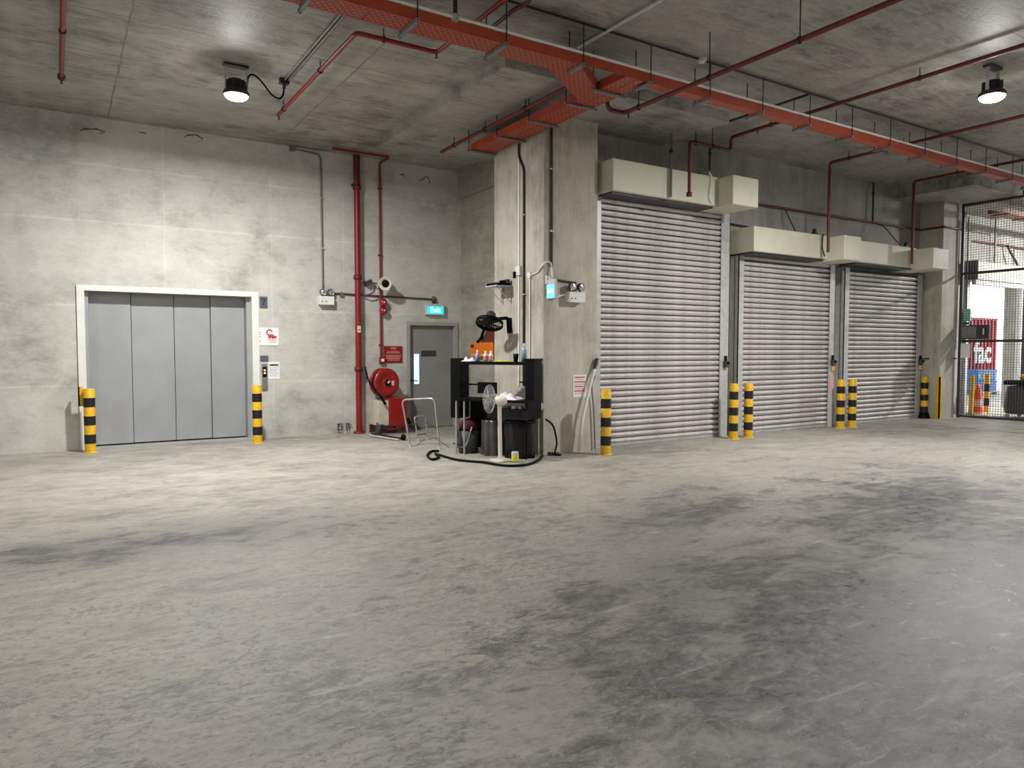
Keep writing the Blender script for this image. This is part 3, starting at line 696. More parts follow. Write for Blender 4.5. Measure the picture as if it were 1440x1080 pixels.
# exit sign above door
e = thing('exit_sign', 'glowing cyan exit sign above the grey door', 'exit sign', (6.38, 12.93, 2.25))
MB().box(6.19, 6.58, 12.90, 13.0, 2.25, 2.47, .006).build('case', M['ltgrey'], e)
MB().box(6.205, 6.565, 12.893, 12.90, 2.265, 2.42).build('lit_face', M['exit'], e)
lettering('Exit', .15, (6.385, 12.891, 2.345), (1, 0, 0), (0, 0, 1), M['exit_txt'], e)
MB().box(6.36, 6.42, 12.94, 13.0, 2.47, 2.55).build('hanger', M['dkgrey'], e)
# red fire hose sign
s_ = thing('fire_sign', 'red fire hose reel instruction sign on the wall above the reel', 'sign', (5.5, 12.985, 1.47))
MB().box(5.335, 5.70, 12.975, 13.0, 1.315, 1.63).build('board', M['redgloss'], s_)
lettering('FIRE', .062, (5.52, 12.973, 1.585), (1, 0, 0), (0, 0, 1), M['print_pink'], s_, depth=.001)
lettering('HOSEREEL', .062, (5.52, 12.973, 1.51), (1, 0, 0), (0, 0, 1), M['print_pink'], s_, depth=.001)
for i, (a, b) in enumerate(((5.36, 5.67), (5.37, 5.67), (5.36, 5.66), (5.40, 5.64))): MB().box(a, b, 12.9735, 12.975, 1.445-i*.03, 1.455-i*.03).build('text_line', M['print_pink'], s_)
# lift signs
s_ = thing('floor_number_plate', 'dark square plate with floor number seven beside the lift frame', 'sign', (3.07, 12.99, 2.39))
MB().box(3.035, 3.165, 12.982, 13.0, 2.29, 2.485, .003).build('plate', M['midgrey'], s_)
lettering('7', .16, (3.10, 12.980, 2.385), (1, 0, 0), (0, 0, 1), M['print_navy'], s_, depth=.001, bold=.003)
s_ = thing('safety_notice', 'white lift safety notice with a red picture of a loaded trolley', 'sign', (3.2, 12.99, 1.79))
MB().box(2.985, 3.35, 12.99, 13.0, 1.635, 1.945).build('sheet', M['paper'], s_)
MB().tube([(3.19+.045*math.cos(a), 12.989, 1.865+.045*math.sin(a)) for a in np.linspace(.2, 2*PI*.72, 12)], .012, 6).box(3.17, 3.26, 12.987, 12.99, 1.765, 1.83).obox((3.25, 12.988, 1.79), (.06, 0, -.012), (0, .002, 0), (.006, 0, .022)).cyl((3.19, 12.986, 1.765), (3.19, 12.99, 1.765), .014, 10).cyl((3.25, 12.986, 1.765), (3.25, 12.99, 1.765), .014, 10).build('pictogram', M['print_red'], s_)
for z in (1.735, 1.71, 1.685): MB().box(3.17, 3.31, 12.988, 12.99, z, z+.012).build('text_line', M['print_pink'], s_)
for z in (1.86, 1.82, 1.78, 1.70): MB().box(3.01, 3.05, 12.988, 12.99, z, z+.01).build('text_line', M['print_grey'], s_)
s_ = thing('lift_plate', 'small dark metal plate above the lift call panel', 'plate', (3.07, 12.99, 1.41))
MB().box(3.03, 3.165, 12.985, 13.0, 1.36, 1.455).build('plate', M['midgrey'], s_)
s_ = thing('lift_call_panel', 'tall steel lift call panel with a black display and lit buttons', 'call panel', (3.08, 12.99, 1.07))
MB().box(3.05, 3.145, 12.975, 13.0, .85, 1.31, .003).build('face_plate', M['strut'], s_)
MB().box(3.065, 3.13, 12.972, 12.975, 1.08, 1.26).build('display', M['blk'], s_)
for z in (1.20, 1.15): MB().lathe([(0, 0), (.016, 0), (.018, .006)], (3.097, 12.967, z), (0, 1, 0), 14).build('button', M['red_led'], s_)
s_ = thing('paper_notice', 'white printed paper notice with a dark red heading beside the call panel', 'notice', (3.26, 12.99, 1.19))
MB().box(3.165, 3.36, 12.994, 13.0, 1.04, 1.345).build('sheet', M['paper'], s_)
MB().box(3.185, 3.34, 12.992, 12.994, 1.275, 1.305).build('heading', M['print_dk'], s_)
for i in range(6): MB().box(3.185, 3.335-(.03 if i % 3 == 2 else 0), 12.9925, 12.994, 1.24-i*.028, 1.247-i*.028).build('text_line', M['print_grey'], s_)
# low wire bracket near riser foot
s_ = thing('wall_bracket', 'small dark wire bracket fixed low on the lift wall left of the riser', 'bracket', (4.5, 12.97, .12))
for x in (4.40, 4.47, 4.56, 4.61): MB().cyl((x, 12.96, .06), (x, 12.96, .19), .008, 6).build('wire', M['dkgrey'], s_)
MB().cyl((4.38, 12.96, .185), (4.50, 12.96, .185), .008, 6).cyl((4.38, 12.96, .075), (4.46, 12.96, .075), .008, 6).cyl((4.54, 12.96, .185), (4.66, 12.96, .15), .008, 6).build('cross_wire', M['dkgrey'], s_)
for x in (4.42, 4.6): MB().box(x-.01, x+.01, 12.96, 13.0, .17, .19).build('stay', M['dkgrey'], s_)

# ------------------------------------------------------------------ hose reel and red cabinet
o = thing('hose_reel', 'round red fire hose reel on a wall bracket', 'hose reel', (5.18, 12.7, .95))
c = Vector((5.19, 12.62, .95)); ax = Vector((.12, -1, 0)).normalized()
MB().lathe([(.0, .10), (.06, .10), (.07, .085), (.15, .085), (.16, .10), (.235, .10), (.262, .085), (.27, .06), (.262, .045), (.19, .04)], c, ax, 40).build('front_disc', M['redgloss'], o)
MB().lathe([(.19, -.09), (.262, -.09), (.27, -.11), (.262, -.125), (0, -.125)], c, ax, 40).build('rear_disc', M['redgloss'], o)
for i, rr in enumerate((.232, .236, .23)):
    MB().lathe([(rr-.02, -.09+i*.042), (rr-.006, -.085+i*.042), (rr, -.07+i*.042), (rr-.006, -.052+i*.042), (rr-.02, -.048+i*.042)], c, ax, 32).build('hose_coil', M['blk'], o)
MB().lathe([(0, .125), (.03, .125), (.055, .11), (.055, .10)], c, ax, 18).build('hub', M['blk'], o)
MB().obox(c+ax*.128+Vector((.01, 0, .01)), (.02, 0, .02), ax*.004, (-.012, 0, .012)).build('hub_mark', M['ltgrey'], o)
MB().obox(c+ax*.108+Vector((.105, 0, -.01)), (.026, .003, 0), ax*.003, (0, 0, .045)).build('label_plate', M['print_pink'], o)
MB().box(5.13, 5.25, 12.74, 13.0, .90, 1.0).build('wall_bracket', M['dkred'], o)
MB().tube(smooth_path([(4.86, 12.72, 1.18), (4.89, 12.68, 1.0), (4.94, 12.52, .84), (4.98, 12.38, .74), (5.04, 12.36, .68)]), .017, 8).build('nozzle_hose', M['blk'], o)
MB().cyl((5.0, 12.37, .72), (5.1, 12.37, .56), .022, 10).cyl((4.86, 12.72, 1.16), (4.85, 12.73, 1.24), .02, 10, .012).build('nozzle', M['blk'], o)
o = thing('hose_cabinet', 'dull red steel box with a pale side panel under the hose reel', 'cabinet', (5.25, 12.65, 0))
MB().box(5.20, 5.56, 12.42, 12.96, .14, .66, .012).build('body', M['redgloss'], o)
MB().box(4.98, 5.195, 12.44, 12.94, .16, .62, .008).build('side_panel', simple('stained_ivory_panel', lin(196, 188, 172), .6, 0, .14, 6), o)
MB().tube(smooth_path([(4.95, 12.42, .22), (4.97, 12.38, .12), (5.15, 12.36, .09), (5.4, 12.37, .12), (5.58, 12.42, .22)]), .022, 8).build('bottom_hose', M['dkred'], o)
for x, y in ((5.02, 12.5), (5.50, 12.5), (5.02, 12.9), (5.50, 12.9)): MB().box(x-.025, x+.025, y-.025, y+.025, 0, .145).build('leg', M['dkred'], o)
MB().obox((5.56, 12.36, .20), (.03, 0, -.08), (0, .01, 0), (.02, 0, .02)).build('side_strap', M['blk'], o)
o = thing('floor_jack', 'low steel jack with a long bar lying on the floor at the riser foot', 'jack', (4.75, 12.3, 0))
MB().obox((4.93, 12.30, .10), (.05, .06, 0), (-.03, .03, 0), (.03, -.03, .10)).build('jack_body', M['dkgrey'], o)
MB().cyl((4.80, 12.30, .05), (5.0, 11.45, .03), .018, 8).build('long_bar', M['rod'], o)
MB().cyl((4.72, 12.2, .03), (4.92, 11.35, .022), .016, 8).build('pale_bar', simple('pale_bar', lin(196, 178, 168), .5), o)
MB().lathe([(0, -.02), (.05, -.02), (.055, 0), (.05, .02), (0, .02)], (5.03, 11.42, .055), (1, .2, 0), 14).build('wheel', M['blk'], o)

# ------------------------------------------------------------------ steel frame stand
o = thing('steel_frame_stand', 'bare bent steel tube frame standing before the exit door', 'frame', (4.95, 10.6, 0))
zt = ony(565, 562, 10.6).z
f0 = onz(577, 628); f1 = onz(618, 631); t0 = ony(565, 562, f0.y+.05); t1 = ony(611, 560, f1.y+.05)
MB().tube(fillet([f0+Vector((0, 0, .012)), t0, t1, f1+Vector((0, 0, .012))], .09, 6), .014, 10).build('front_hoop', M['alu'], o)
g0 = onz(588, 620); g1 = onz(601, 618)
MB().tube(fillet([g0+Vector((0, 0, .012)), (g0.x-.07, g0.y+.0, .42), (g1.x-.04, g1.y, .42), g1+Vector((0, 0, .012))], .06, 5), .012, 10).build('rear_hoop', M['alu'], o)
m0 = f0.lerp(t0, .45); m1 = f1.lerp(t1, .40)
MB().tube([m0, (g0.x-.05, g0.y, .30)], .010, 8).build('side_rail', M['dkgrey'], o); MB().tube([m1, (g1.x-.03, g1.y, .30)], .010, 8).build('side_rail', M['dkgrey'], o)
MB().tube([(g0.x-.02, g0.y, .1), (g1.x-.01, g1.y, .1)], .008, 8).build('cross_rail', M['dkgrey'], o)
for p in (f0, f1, g0, g1): MB().cyl((p.x, p.y, 0), (p.x, p.y, .04), .02, 10).build('foot', M['ltgrey'], o)

# ================================================================== DESK CORNER BY THE COLUMN
DO = Vector((6.00, 8.64, 0)); DE = Vector((-.48, .877, 0)).normalized(); DN = Vector((-DE.y, DE.x, 0))   # DE: right end -> left end, DN: towards the room
def D(u, v, z): return DO+DE*u+DN*v+Vector((0, 0, z))
def dbox(mb, u0, u1, v0, v1, z0, z1):
    return mb.obox(D((u0+u1)/2, (v0+v1)/2, (z0+z1)/2), DE*((u1-u0)/2), DN*((v1-v0)/2), Vector((0, 0, (z1-z0)/2)))
LEN = 1.42
dk = thing('desk', 'black desk by the column with a deep fascia and thin steel legs', 'desk', tuple(D(.7, .2, 0)))
dbox(MB(), 0.0, LEN-.165, 0, .46, .80, .835).build('desk_top', M['blk'], dk)
dbox(MB(), .0, .66, .43, .455, .56, .70).build('fascia', M['blkgloss'], dk)
dbox(MB(), 0.0, .03, .02, .44, .56, .80).build('side_apron', M['blk'], dk)
for u, v in ((.04, .04), (LEN-.20, .04), (LEN-.20, .42), (LEN-.34, .42)): MB().cyl(D(u, v, 0), D(u, v, .80), .016, 10).build('leg', M['alu'], dk)
MB().cyl(D(.04, .42, 0), D(.04, .42, .80), .016, 10).build('leg', M['blk'], dk)
MB().cyl(D(LEN-.20, .04, .12), D(LEN-.20, .42, .12), .010, 8).cyl(D(LEN-.34, .42, .10), D(LEN-.20, .42, .10), .010, 8).build('stretcher', M['dkgrey'], dk)
dbox(MB(), .68, LEN-.2, .03, .05, .06, .80).build('modesty_panel', M['blk'], dk)
hu = thing('desk_hutch', 'open black shelf unit standing on the desk', 'shelf unit', tuple(D(.7, .12, .835)))
dbox(MB(), LEN-.16, LEN+.01, 0, .26, .52, 1.43).build('side_panel', M['blk'], hu)
dbox(MB(), .0, .14, 0, .26, .836, 1.42).build('side_panel', M['blk'], hu)
dbox(MB(), .14, LEN-.16, 0, .26, 1.335, 1.38).build('top_shelf', M['blk'], hu)
dbox(MB(), -.01, .17, -.005, .27, 1.40, 1.43).build('corner_cap', M['blk'], hu)
MB().prism([tuple(D(.14, .02, 0).xy), tuple(D(.14, .25, 0).xy), tuple(D(.36, .03, 0).xy)][::-1], 1.07, 1.09).build('corner_shelf', M['blk'], hu)
MB().prism([tuple(D(LEN-.16, .02, 0).xy), tuple(D(LEN-.16, .25, 0).xy), tuple(D(LEN-.42, .03, 0).xy)], 1.02, 1.04).build('corner_shelf', M['blk'], hu)
# things on the hutch
def bottle(label, u, v, z, r, h, mat, capm, group=None, lab=None, cat='bottle', name='bottle'):
    b_ = thing(name, label, cat, tuple(D(u, v, z)), group)
    MB().lathe([(0, 0), (r, 0), (r, h*.62), (r*.92, h*.68), (r*.4, h*.80), (r*.36, h*.86)], D(u, v, z), (0, 0, 1), 16).build('body', mat, b_)
    MB().lathe([(r*.42, h*.84), (r*.42, h), (0, h)], D(u, v, z), (0, 0, 1), 12).build('cap', capm, b_)
    if lab: MB().lathe([(r+.001, h*.2), (r+.001, h*.5)], D(u, v, z), (0, 0, 1), 16).build('label_band', lab, b_)
    return b_
ZS = 1.381
bottle('lilac plastic bottle on the black shelf unit', 1.02, .14, ZS, .035, .17, M['lilac'], M['bottle_white'])
bottle('white bottle with a salmon label beside the lilac bottle on the shelf unit', .89, .12, ZS, .035, .16, M['bottle_white'], M['white'], 'white bottles on the shelf unit', M['salmon'])
bottle('white bottle with a salmon label nearest the yellow cloth on the shelf unit', .79, .13, ZS, .033, .16, M['bottle_white'], M['white'], 'white bottles on the shelf unit', M['salmon'])
bottle('tall blue-grey drinking flask on the shelf unit, beside the black tumbler', .235, .12, ZS, .042, .27, M['bluegrey'], M['ltgrey'], cat='flask', name='drinking_flask')
c_ = thing('tumbler', 'small black tumbler on the shelf unit', 'cup', tuple(D(.36, .14, ZS)))
MB().lathe([(0, 0), (.032, 0), (.042, .115), (.038, .115), (.03, .01)], D(.36, .14, ZS), (0, 0, 1), 16).build('cup', M['blk'], c_)
MB().lathe([(.039, .108), (.044, .108), (.044, .12), (.039, .12)], D(.36, .14, ZS), (0, 0, 1), 16).build('rim', M['dkgrey'], c_)
def cloth(name, label, cat, u0, u1, v0, v1, z, mat, amp=.03, seed=1):
    rr = random.Random(seed); mb = MB(); n = 9; vs = []; fs = []
    for i in range(n):
        for j in range(n):
            a, b_ = i/(n-1), j/(n-1); e = min(a, 1-a, b_, 1-b_)*2
            p = D(u0+(u1-u0)*a+rr.uniform(-.006, .006), v0+(v1-v0)*b_+rr.uniform(-.006, .006), z+.003+amp*min(1, e*2)*(.5+.5*math.sin(a*9+seed)*math.cos(b_*8+seed*2))*rr.uniform(.6, 1))
            vs.append(p)
    for i in range(n-1):
        for j in range(n-1): fs.append((i*n+j, i*n+j+1, (i+1)*n+j+1, (i+1)*n+j))
    mb.add(vs, fs, True); bot = [v.copy() for v in vs]
    for v in bot: v.z = z+.001
    mb.add(bot, [f[::-1] for f in fs])
    o = mb.build(name, mat, at=D((u0+u1)/2, (v0+v1)/2, z)); tag(o, label, cat); return o
cloth('folded_cloth', 'folded yellow cloth on the black shelf unit', 'cloth', .50, .72, .05, .22, ZS, M['yellowcloth'], .03, 3)
cloth('crumpled_paper', 'crumpled white sheet at the end of the shelf unit, beside the lilac bottle', 'paper', 1.08, 1.25, .04, .24, ZS, M['paper'], .08, 5)
cloth('crumpled_bag', 'crumpled white plastic bag on the desk top', 'bag', .22, .62, .12, .42, .836, M['paper'], .13, 8)
# black monitor back and small box on the desk
b_ = thing('desk_monitor', 'black slab monitor back standing on the desk', 'monitor', tuple(D(.86, .12, .836)))
dbox(MB(), .70, 1.02, .10, .14, .90, 1.07).build('screen', M['blk'], b_); dbox(MB(), .82, .90, .11, .13, .84, .91).build('neck', M['blk'], b_); dbox(MB(), .78, .94, .06, .2, .836, .846).build('base', M['blk'], b_)
b_ = thing('tool_tray', 'pale jumble tray on the shelf under the desk top', 'tray', tuple(D(.33, .40, .72)))
dbox(MB(), .06, .62, .20, .42, .70, .71).build('tray_board', M['blk'], b_)
for u, w_, m_ in ((.14, .04, 'ltgrey'), (.24, .05, 'white'), (.34, .03, 'dkgrey'), (.44, .06, 'ltgrey'), (.53, .03, 'brown')): dbox(MB(), u, u+w_, .30, .40, .711, .75).build('loose_item', M[m_], b_)
# black bags / drums under the desk
def drape(name, label, cat, c, r, h, mat, folds=11, amp=.018, seed=0):
    rr = random.Random(seed); seg = 44; vs = []; fs = []; lv = [(1.04, 0), (1.02, .12), (1, .4), (.98, .75), (1.0, .94), (.97, 1.0), (.0, 1.0)]
    ph = [rr.uniform(0, 6.3) for _ in range(4)]
    for k_, h_ in lv:
        for i in range(seg):
            a = 2*PI*i/seg
            w = amp*(math.sin(folds*a+ph[0]+h_*.6)+.6*math.sin((folds*2-3)*a+ph[1]-h_)+.5*math.sin(5*a+ph[2]))*(1-.6*h_)
            q = k_*r+w*(k_ > .1); vs.append((c.x+q*math.cos(a), c.y+q*math.sin(a), h*h_+.002))
    for j in range(len(lv)-1):
        for i in range(seg): l = (i+1) % seg; fs.append((j*seg+i, j*seg+l, (j+1)*seg+l, (j+1)*seg+i))
    o = thing(name, label, cat, (c.x, c.y, 0)); MB().add(vs, fs, True).build('film_cover', mat, o)
    return o
p = D(.24, .24, 0); p.z = 0
o = drape('covered_drum', 'drum under the desk wrapped in black plastic film', 'drum', p, .215, .55, M['blkgloss'], 9, .014, 2)
MB().lathe([(.20, .50), (.232, .50), (.232, .535), (.20, .535)], p, (0, 0, 1), 36).build('rim_band', M['blk'], o)
p = D(.70, .22, 0); p.z = 0
o = drape('covered_drum', 'smaller drum in grey-black film behind the pedestal fan pole', 'drum', p, .17, .52, simple('smoky_film', lin(70, 66, 66), .22, 0, .35, 5, coat=.5), 8, .014, 6)
p = D(1.15, .2, 0)
o = thing('wire_bin', 'dark wire bin of maroon cloth and straps under the desk end', 'bin', (p.x, p.y, 0))
rr_ = random.Random(4)
MB().lathe([(.0, .01), (.15, .01), (.17, .34), (.165, .34), (.145, .02)], (p.x, p.y, 0), (0, 0, 1), 24).build('bin_body', M['dkgrey'], o)
MB().sph((p.x, p.y, .40), .15, 14, (1, 1, .85)).build('cloth_heap', M['maroon'], o)
for i in range(5):
    a = i*1.3; MB().tube(smooth_path([(p.x+.16*math.cos(a), p.y+.16*math.sin(a), .10), (p.x+.185*math.cos(a+.3), p.y+.185*math.sin(a+.3), .22), (p.x+.14*math.cos(a+.7), p.y+.14*math.sin(a+.7), .40)]), .010, 6).build('strap', M['ltgrey'] if i % 2 else M['blk'], o)
# chrome post with a clip at the desk end
o = thing('chrome_stand', 'chrome upright with a round clip at the far end of the desk', 'stand', tuple(onz(642, 624)))
q = onz(642, 624); MB().cyl(q, (q.x, q.y, .62), .016, 10).build('post', M['alu'], o); MB().lathe([(0, -.03), (.03, -.02), (.035, 0), (.03, .02), (0, .03)], (q.x, q.y, .62), (.3, -1, 0), 14).build('clip', M['alu'], o); MB().lathe([(0, 0), (.06, 0), (.06, .012), (0, .015)], q, (0, 0, 1), 16).build('foot', M['dkgrey'], o)
# pedestal fan
fb = onz(706, 649); o = thing('pedestal_fan', 'ivory pedestal fan turned away, standing before the desk', 'fan', (fb.x, fb.y, 0))
ft = ony(701, 563, fb.y)
MB().box(fb.x-.14, fb.x+.10, fb.y-.11, fb.y+.11, 0, .035, .012).build('base', M['fanwhite'], o)
MB().tube(smooth_path([(fb.x-.03, fb.y, .03), (fb.x-.035, fb.y, .35), (fb.x-.04, fb.y, .70), (ft.x+.01, fb.y, ft.z)]), .028, 12, True).build('pole', M['fanwhite'], o)
hc = Vector((ft.x, fb.y, ft.z)); fa = Vector((-.55, .80, .10)).normalized()
MB().lathe([(0, -.12), (.045, -.115), (.065, -.08), (.068, 0), (.05, .05), (.02, .08), (0, .09)], hc, fa, 18).build('motor_housing', M['fanwhite'], o)
gc = hc+fa*.14
for rr in np.linspace(.045, .20, 8): MB().tube([gc+(fa.cross(Vector((0, 0, 1))).normalized()*math.cos(a)+Vector((0, 0, 1))*math.sin(a))*float(rr)-fa*(.055*(1-(float(rr)/.2)**2)) for a in np.linspace(0, 2*PI, 33)[:-1]], .0028, 5, False, None, True).build('grille_ring', M['ltgrey'], o)
sd = fa.cross(Vector((0, 0, 1))).normalized()
for i in range(20):
    a = 2*PI*i/20; d = sd*math.cos(a)+Vector((0, 0, 1))*math.sin(a); MB().tube([gc+d*.04-fa*.055, gc+d*.13-fa*.03, gc+d*.20, gc+d*.13+fa*.04, gc+d*.02+fa*.055], .002, 4).build('grille_wire', M['ltgrey'], o)
for i in range(3):
    a = 2*PI*i/3; d = sd*math.cos(a)+Vector((0, 0, 1))*math.sin(a); e = fa.cross(d)
    MB().add([gc+d*.03-e*.02, gc+d*.03+e*.02+fa*.01, gc+d*.10+e*.07+fa*.025, gc+d*.175+e*.05+fa*.02, gc+d*.17-e*.03-fa*.015, gc+d*.10-e*.045-fa*.01], [(0, 1, 2, 3, 4, 5)], True).build('blade', M['film'], o)
# small carton on floor
p = onz(719, 652); o = thing('paint_tin', 'small pale tin with a yellow label standing by the fan base', 'tin', tuple(p))
MB().lathe([(0, .0), (.05, 0), (.05, .14), (.045, .15), (0, .15)], (p.x+.1, p.y+.06, 0), (0, 0, 1), 18).build('body', M['ltgrey'], o)
MB().lathe([(.051, .03), (.051, .10)], (p.x+.1, p.y+.06, 0), (0, 0, 1), 18).build('label_band', M['yellowcloth'], o)
# floor hose
pts = [onz(x, y, .018) for x, y in ((617, 634), (606, 635), (601, 641), (608, 646), (617, 643), (612, 638), (622, 641), (640, 646), (660, 648.5), (680, 650), (700, 653.5), (720, 655), (742, 653), (757, 647), (763, 641))]
tag(MB().tube(smooth_path(pts, 5), .018, 8).build('floor_hose', M['blk'], at=onz(660, 648)), 'black rubber hose lying on the floor in front of the desk', 'hose')
pts = [Vector((6.0, 8.55, .55)), Vector((6.1, 8.50, .45)), Vector((6.18, 8.52, .2)), Vector((6.17, 8.55, .02)), Vector((6.25, 8.5, .018))]
tag(MB().tube(smooth_path(pts), .014, 8).build('power_cable', M['blk'], at=(6.1, 8.5, 0)), 'black cable hanging from the desk end before the column', 'cable')
o = thing('floor_socket', 'grey extension block on the floor at the column foot', 'socket', (6.2, 8.62, 0))
MB().box(6.11, 6.27, 8.57, 8.66, 0, .05, .008).build('body', M['dkgrey'], o)
for x in (6.14, 6.19, 6.24): MB().box(x-.015, x+.015, 8.60, 8.63, .05, .053).build('outlet', M['ltgrey'], o)

# ================================================================== ON THE COLUMN
FX = CX0
r_ = thing('wall_conduit', 'black conduit snaking from the tray down the column side', 'conduit', (FX, 9.24, 2.0))
MB().tube(fillet([(FX-.02, 9.36, 4.70), (FX-.02, 9.36, 4.50), (FX-.02, 9.22, 4.30), (FX-.02, 9.22, 1.0)], .08, 4), .018, 8).build('conduit_run', M['rod'], r_)
for z in (3.6, 2.4): MB().box(FX-.035, FX, 9.19, 9.25, z-.01, z+.01).build('saddle', M['galv'], r_)
r_ = thing('wall_trunking', 'white cable trunking on the column side with a socket box', 'trunking', (FX, 9.36, 2.7))
MB().box(FX-.02, FX, 9.355, 9.385, 1.0, 4.65).build('trunk', M['white'], r_)
MB().box(FX-.05, FX, 9.30, 9.42, 2.70, 2.84, .006).build('socket_box', M['white'], r_)
MB().box(FX-.085, FX-.05, 9.39, 9.43, 2.66, 2.76).build('plug', M['blk'], r_)
r_ = thing('wall_conduit', 'white conduit on the column side turning towards the hanging exit sign', 'conduit', (FX, 9.06, 2.6))
MB().tube(fillet([(FX-.015, 9.06, 1.35), (FX-.015, 9.06, 2.68), (FX-.015, 8.86, 2.70), (FX-.03, 8.74, 2.78), (FX+.03, 8.69, 2.85), (FX+.11, 8.69, 2.84), (FX+.12, 8.67, 2.62)], .05, 4), .012, 8).build('conduit_run', M['white'], r_)
MB().box(FX-.04, FX, 9.02, 9.10, 2.64, 2.72).build('outlet_box', M['white'], r_)
r_ = thing('wall_conduit', 'black conduit down the front face of the column near its edge', 'conduit', (6.21, CY0, 2.8))
MB().tube(fillet([(6.12, CY0-.02, 4.93), (6.205, CY0-.02, 4.85), (6.21, CY0-.02, 2.78)], .05, 4), .018, 8).build('conduit_run', M['rod'], r_)
for z in (4.2, 3.3): MB().box(6.18, 6.24, CY0-.035, CY0, z-.01, z+.01).build('saddle', M['galv'], r_)
# small wall shelf with a black device
o = thing('wall_shelf', 'small bracket shelf on the column side, above the black wall fan', 'shelf', (FX, 9.8, 2.6))
MB().box(FX-.30, FX, 9.55, 9.90, 2.545, 2.56).build('shelf_board', M['ltgrey'], o)
for y in (9.60, 9.85): MB().tube([(FX-.28, y, 2.545), (FX-.01, y, 2.30)], .007, 6).cyl((FX-.008, y, 2.545), (FX-.008, y, 2.28), .008, 6).build('bracket', M['ltgrey'], o)
o = thing('network_device', 'flat black device with a coiled lead on the small wall shelf', 'device', (FX-.15, 9.72, 2.56))
MB().box(FX-.29, FX-.03, 9.58, 9.88, 2.561, 2.60, .006).build('body', M['blk'], o)
MB().tube([(FX-.12+.05*math.cos(a), 9.66+.05*math.sin(a), 2.615+.01*a/6) for a in np.linspace(0, 12, 30)], .012, 6).build('lead', M['blk'], o)
MB().box(FX-.10, FX-.04, 9.58, 9.64, 2.60, 2.66, .004).build('adapter', M['dkgrey'], o)
# wall fan
o = thing('wall_fan', 'black wall fan tilted on a bent arm on the column side', 'fan', (FX, 9.62, 1.9))
MB().box(FX-.05, FX, 9.585, 9.665, 1.82, 2.06, .008).build('wall_plate', M['blk'], o)
MB().tube(fillet([(FX-.04, 9.625, 1.86), (FX-.05, 9.625, 2.06), (FX-.22, 9.625, 2.04), (FX-.33, 9.63, 2.0)], .05, 4), .028, 10).build('arm', M['blk'], o)
hc = Vector((FX-.38, 9.62, 2.02)); fa = Vector((-.35, -.30, -.88)).normalized()
MB().lathe([(0, -.14), (.05, -.135), (.075, -.11), (.08, -.02), (.09, .0), (.06, .02), (0, .02)], hc, fa, 20).build('motor_housing', M['dkgrey'], o)
sd = fa.cross(Vector((0, 1, 0))).normalized(); sv = fa.cross(sd); gc = hc+fa*.06
MB().lathe([(.205, -.03), (.215, -.025), (.215, .025), (.205, .03)], gc, fa, 36).build('guard_band', M['blk'], o)
for rr in np.linspace(.05, .20, 7):
    for sgn in (-1, 1): MB().tube([gc+(sd*math.cos(a)+sv*math.sin(a))*float(rr)+fa*sgn*(.03+.03*(1-(float(rr)/.21)**2)) for a in np.linspace(0, 2*PI, 33)[:-1]], .003, 4, False, None, True).build('grille_ring', M['blk'], o)
for i in range(16):
    a = 2*PI*i/16; d = sd*math.cos(a)+sv*math.sin(a); MB().tube([gc+d*.03-fa*.06, gc+d*.21-fa*.03, gc+d*.21+fa*.03, gc+d*.03+fa*.06], .0028, 4).build('grille_wire', M['blk'], o)
for i in range(5):
    a = 2*PI*i/5; d = sd*math.cos(a)+sv*math.sin(a); e = fa.cross(d)
    MB().add([gc+d*.03-e*.02, gc+d*.03+e*.02+fa*.01, gc+d*.10+e*.07+fa*.02, gc+d*.185+e*.05+fa*.015, gc+d*.18-e*.03-fa*.015, gc+d*.10-e*.04-fa*.01], [(0, 1, 2, 3, 4, 5)], True).build('blade', M['dkgrey'], o)
MB().cyl((FX-.04, 9.60, 1.84), (FX-.03, 9.60, 1.40), .003, 5).build('pull_cord', M['dkgrey'], o)
# orange box on the return wall
o = thing('orange_wall_box', 'bright orange box on the return wall beside the column', 'box', (XR-.08, 12.0, 1.58))
MB().box(XR-.13, XR, 11.55, 12.42, 1.49, 1.70, .01).build('body', M['boxorange'], o)
MB().box(XR-.135, XR-.13, 12.25, 12.37, 1.60, 1.66).build('dark_label', M['print_navy'], o)
MB().box(XR-.12, XR, 11.60, 12.38, 1.44, 1.485).build('lower_strip', M['yellow'], o)
o = thing('hanging_strap_bag', 'brown strap bag hanging above the orange box', 'bag', (XR-.08, 11.8, 1.8))
MB().add([(XR-.02, 11.5, 1.70), (XR-.02, 12.05, 1.70), (XR-.02, 11.85, 1.95), (XR-.02, 11.5, 2.02), (XR-.12, 11.5, 1.70), (XR-.12, 12.0, 1.70), (XR-.09, 11.82, 1.93), (XR-.09, 11.5, 2.0)], [(0, 1, 2, 3), (7, 6, 5, 4), (4, 5, 1, 0), (5, 6, 2, 1), (6, 7, 3, 2), (7, 4, 0, 3)]).build('bag_body', M['brown'], o)
MB().tube(smooth_path([(XR-.13, 12.1, 1.71), (XR-.14, 11.95, 1.78), (XR-.14, 11.85, 1.92), (XR-.08, 11.78, 2.05), (XR-.02, 11.76, 2.08)]), .03, 8).build('strap', M['blk'], o)
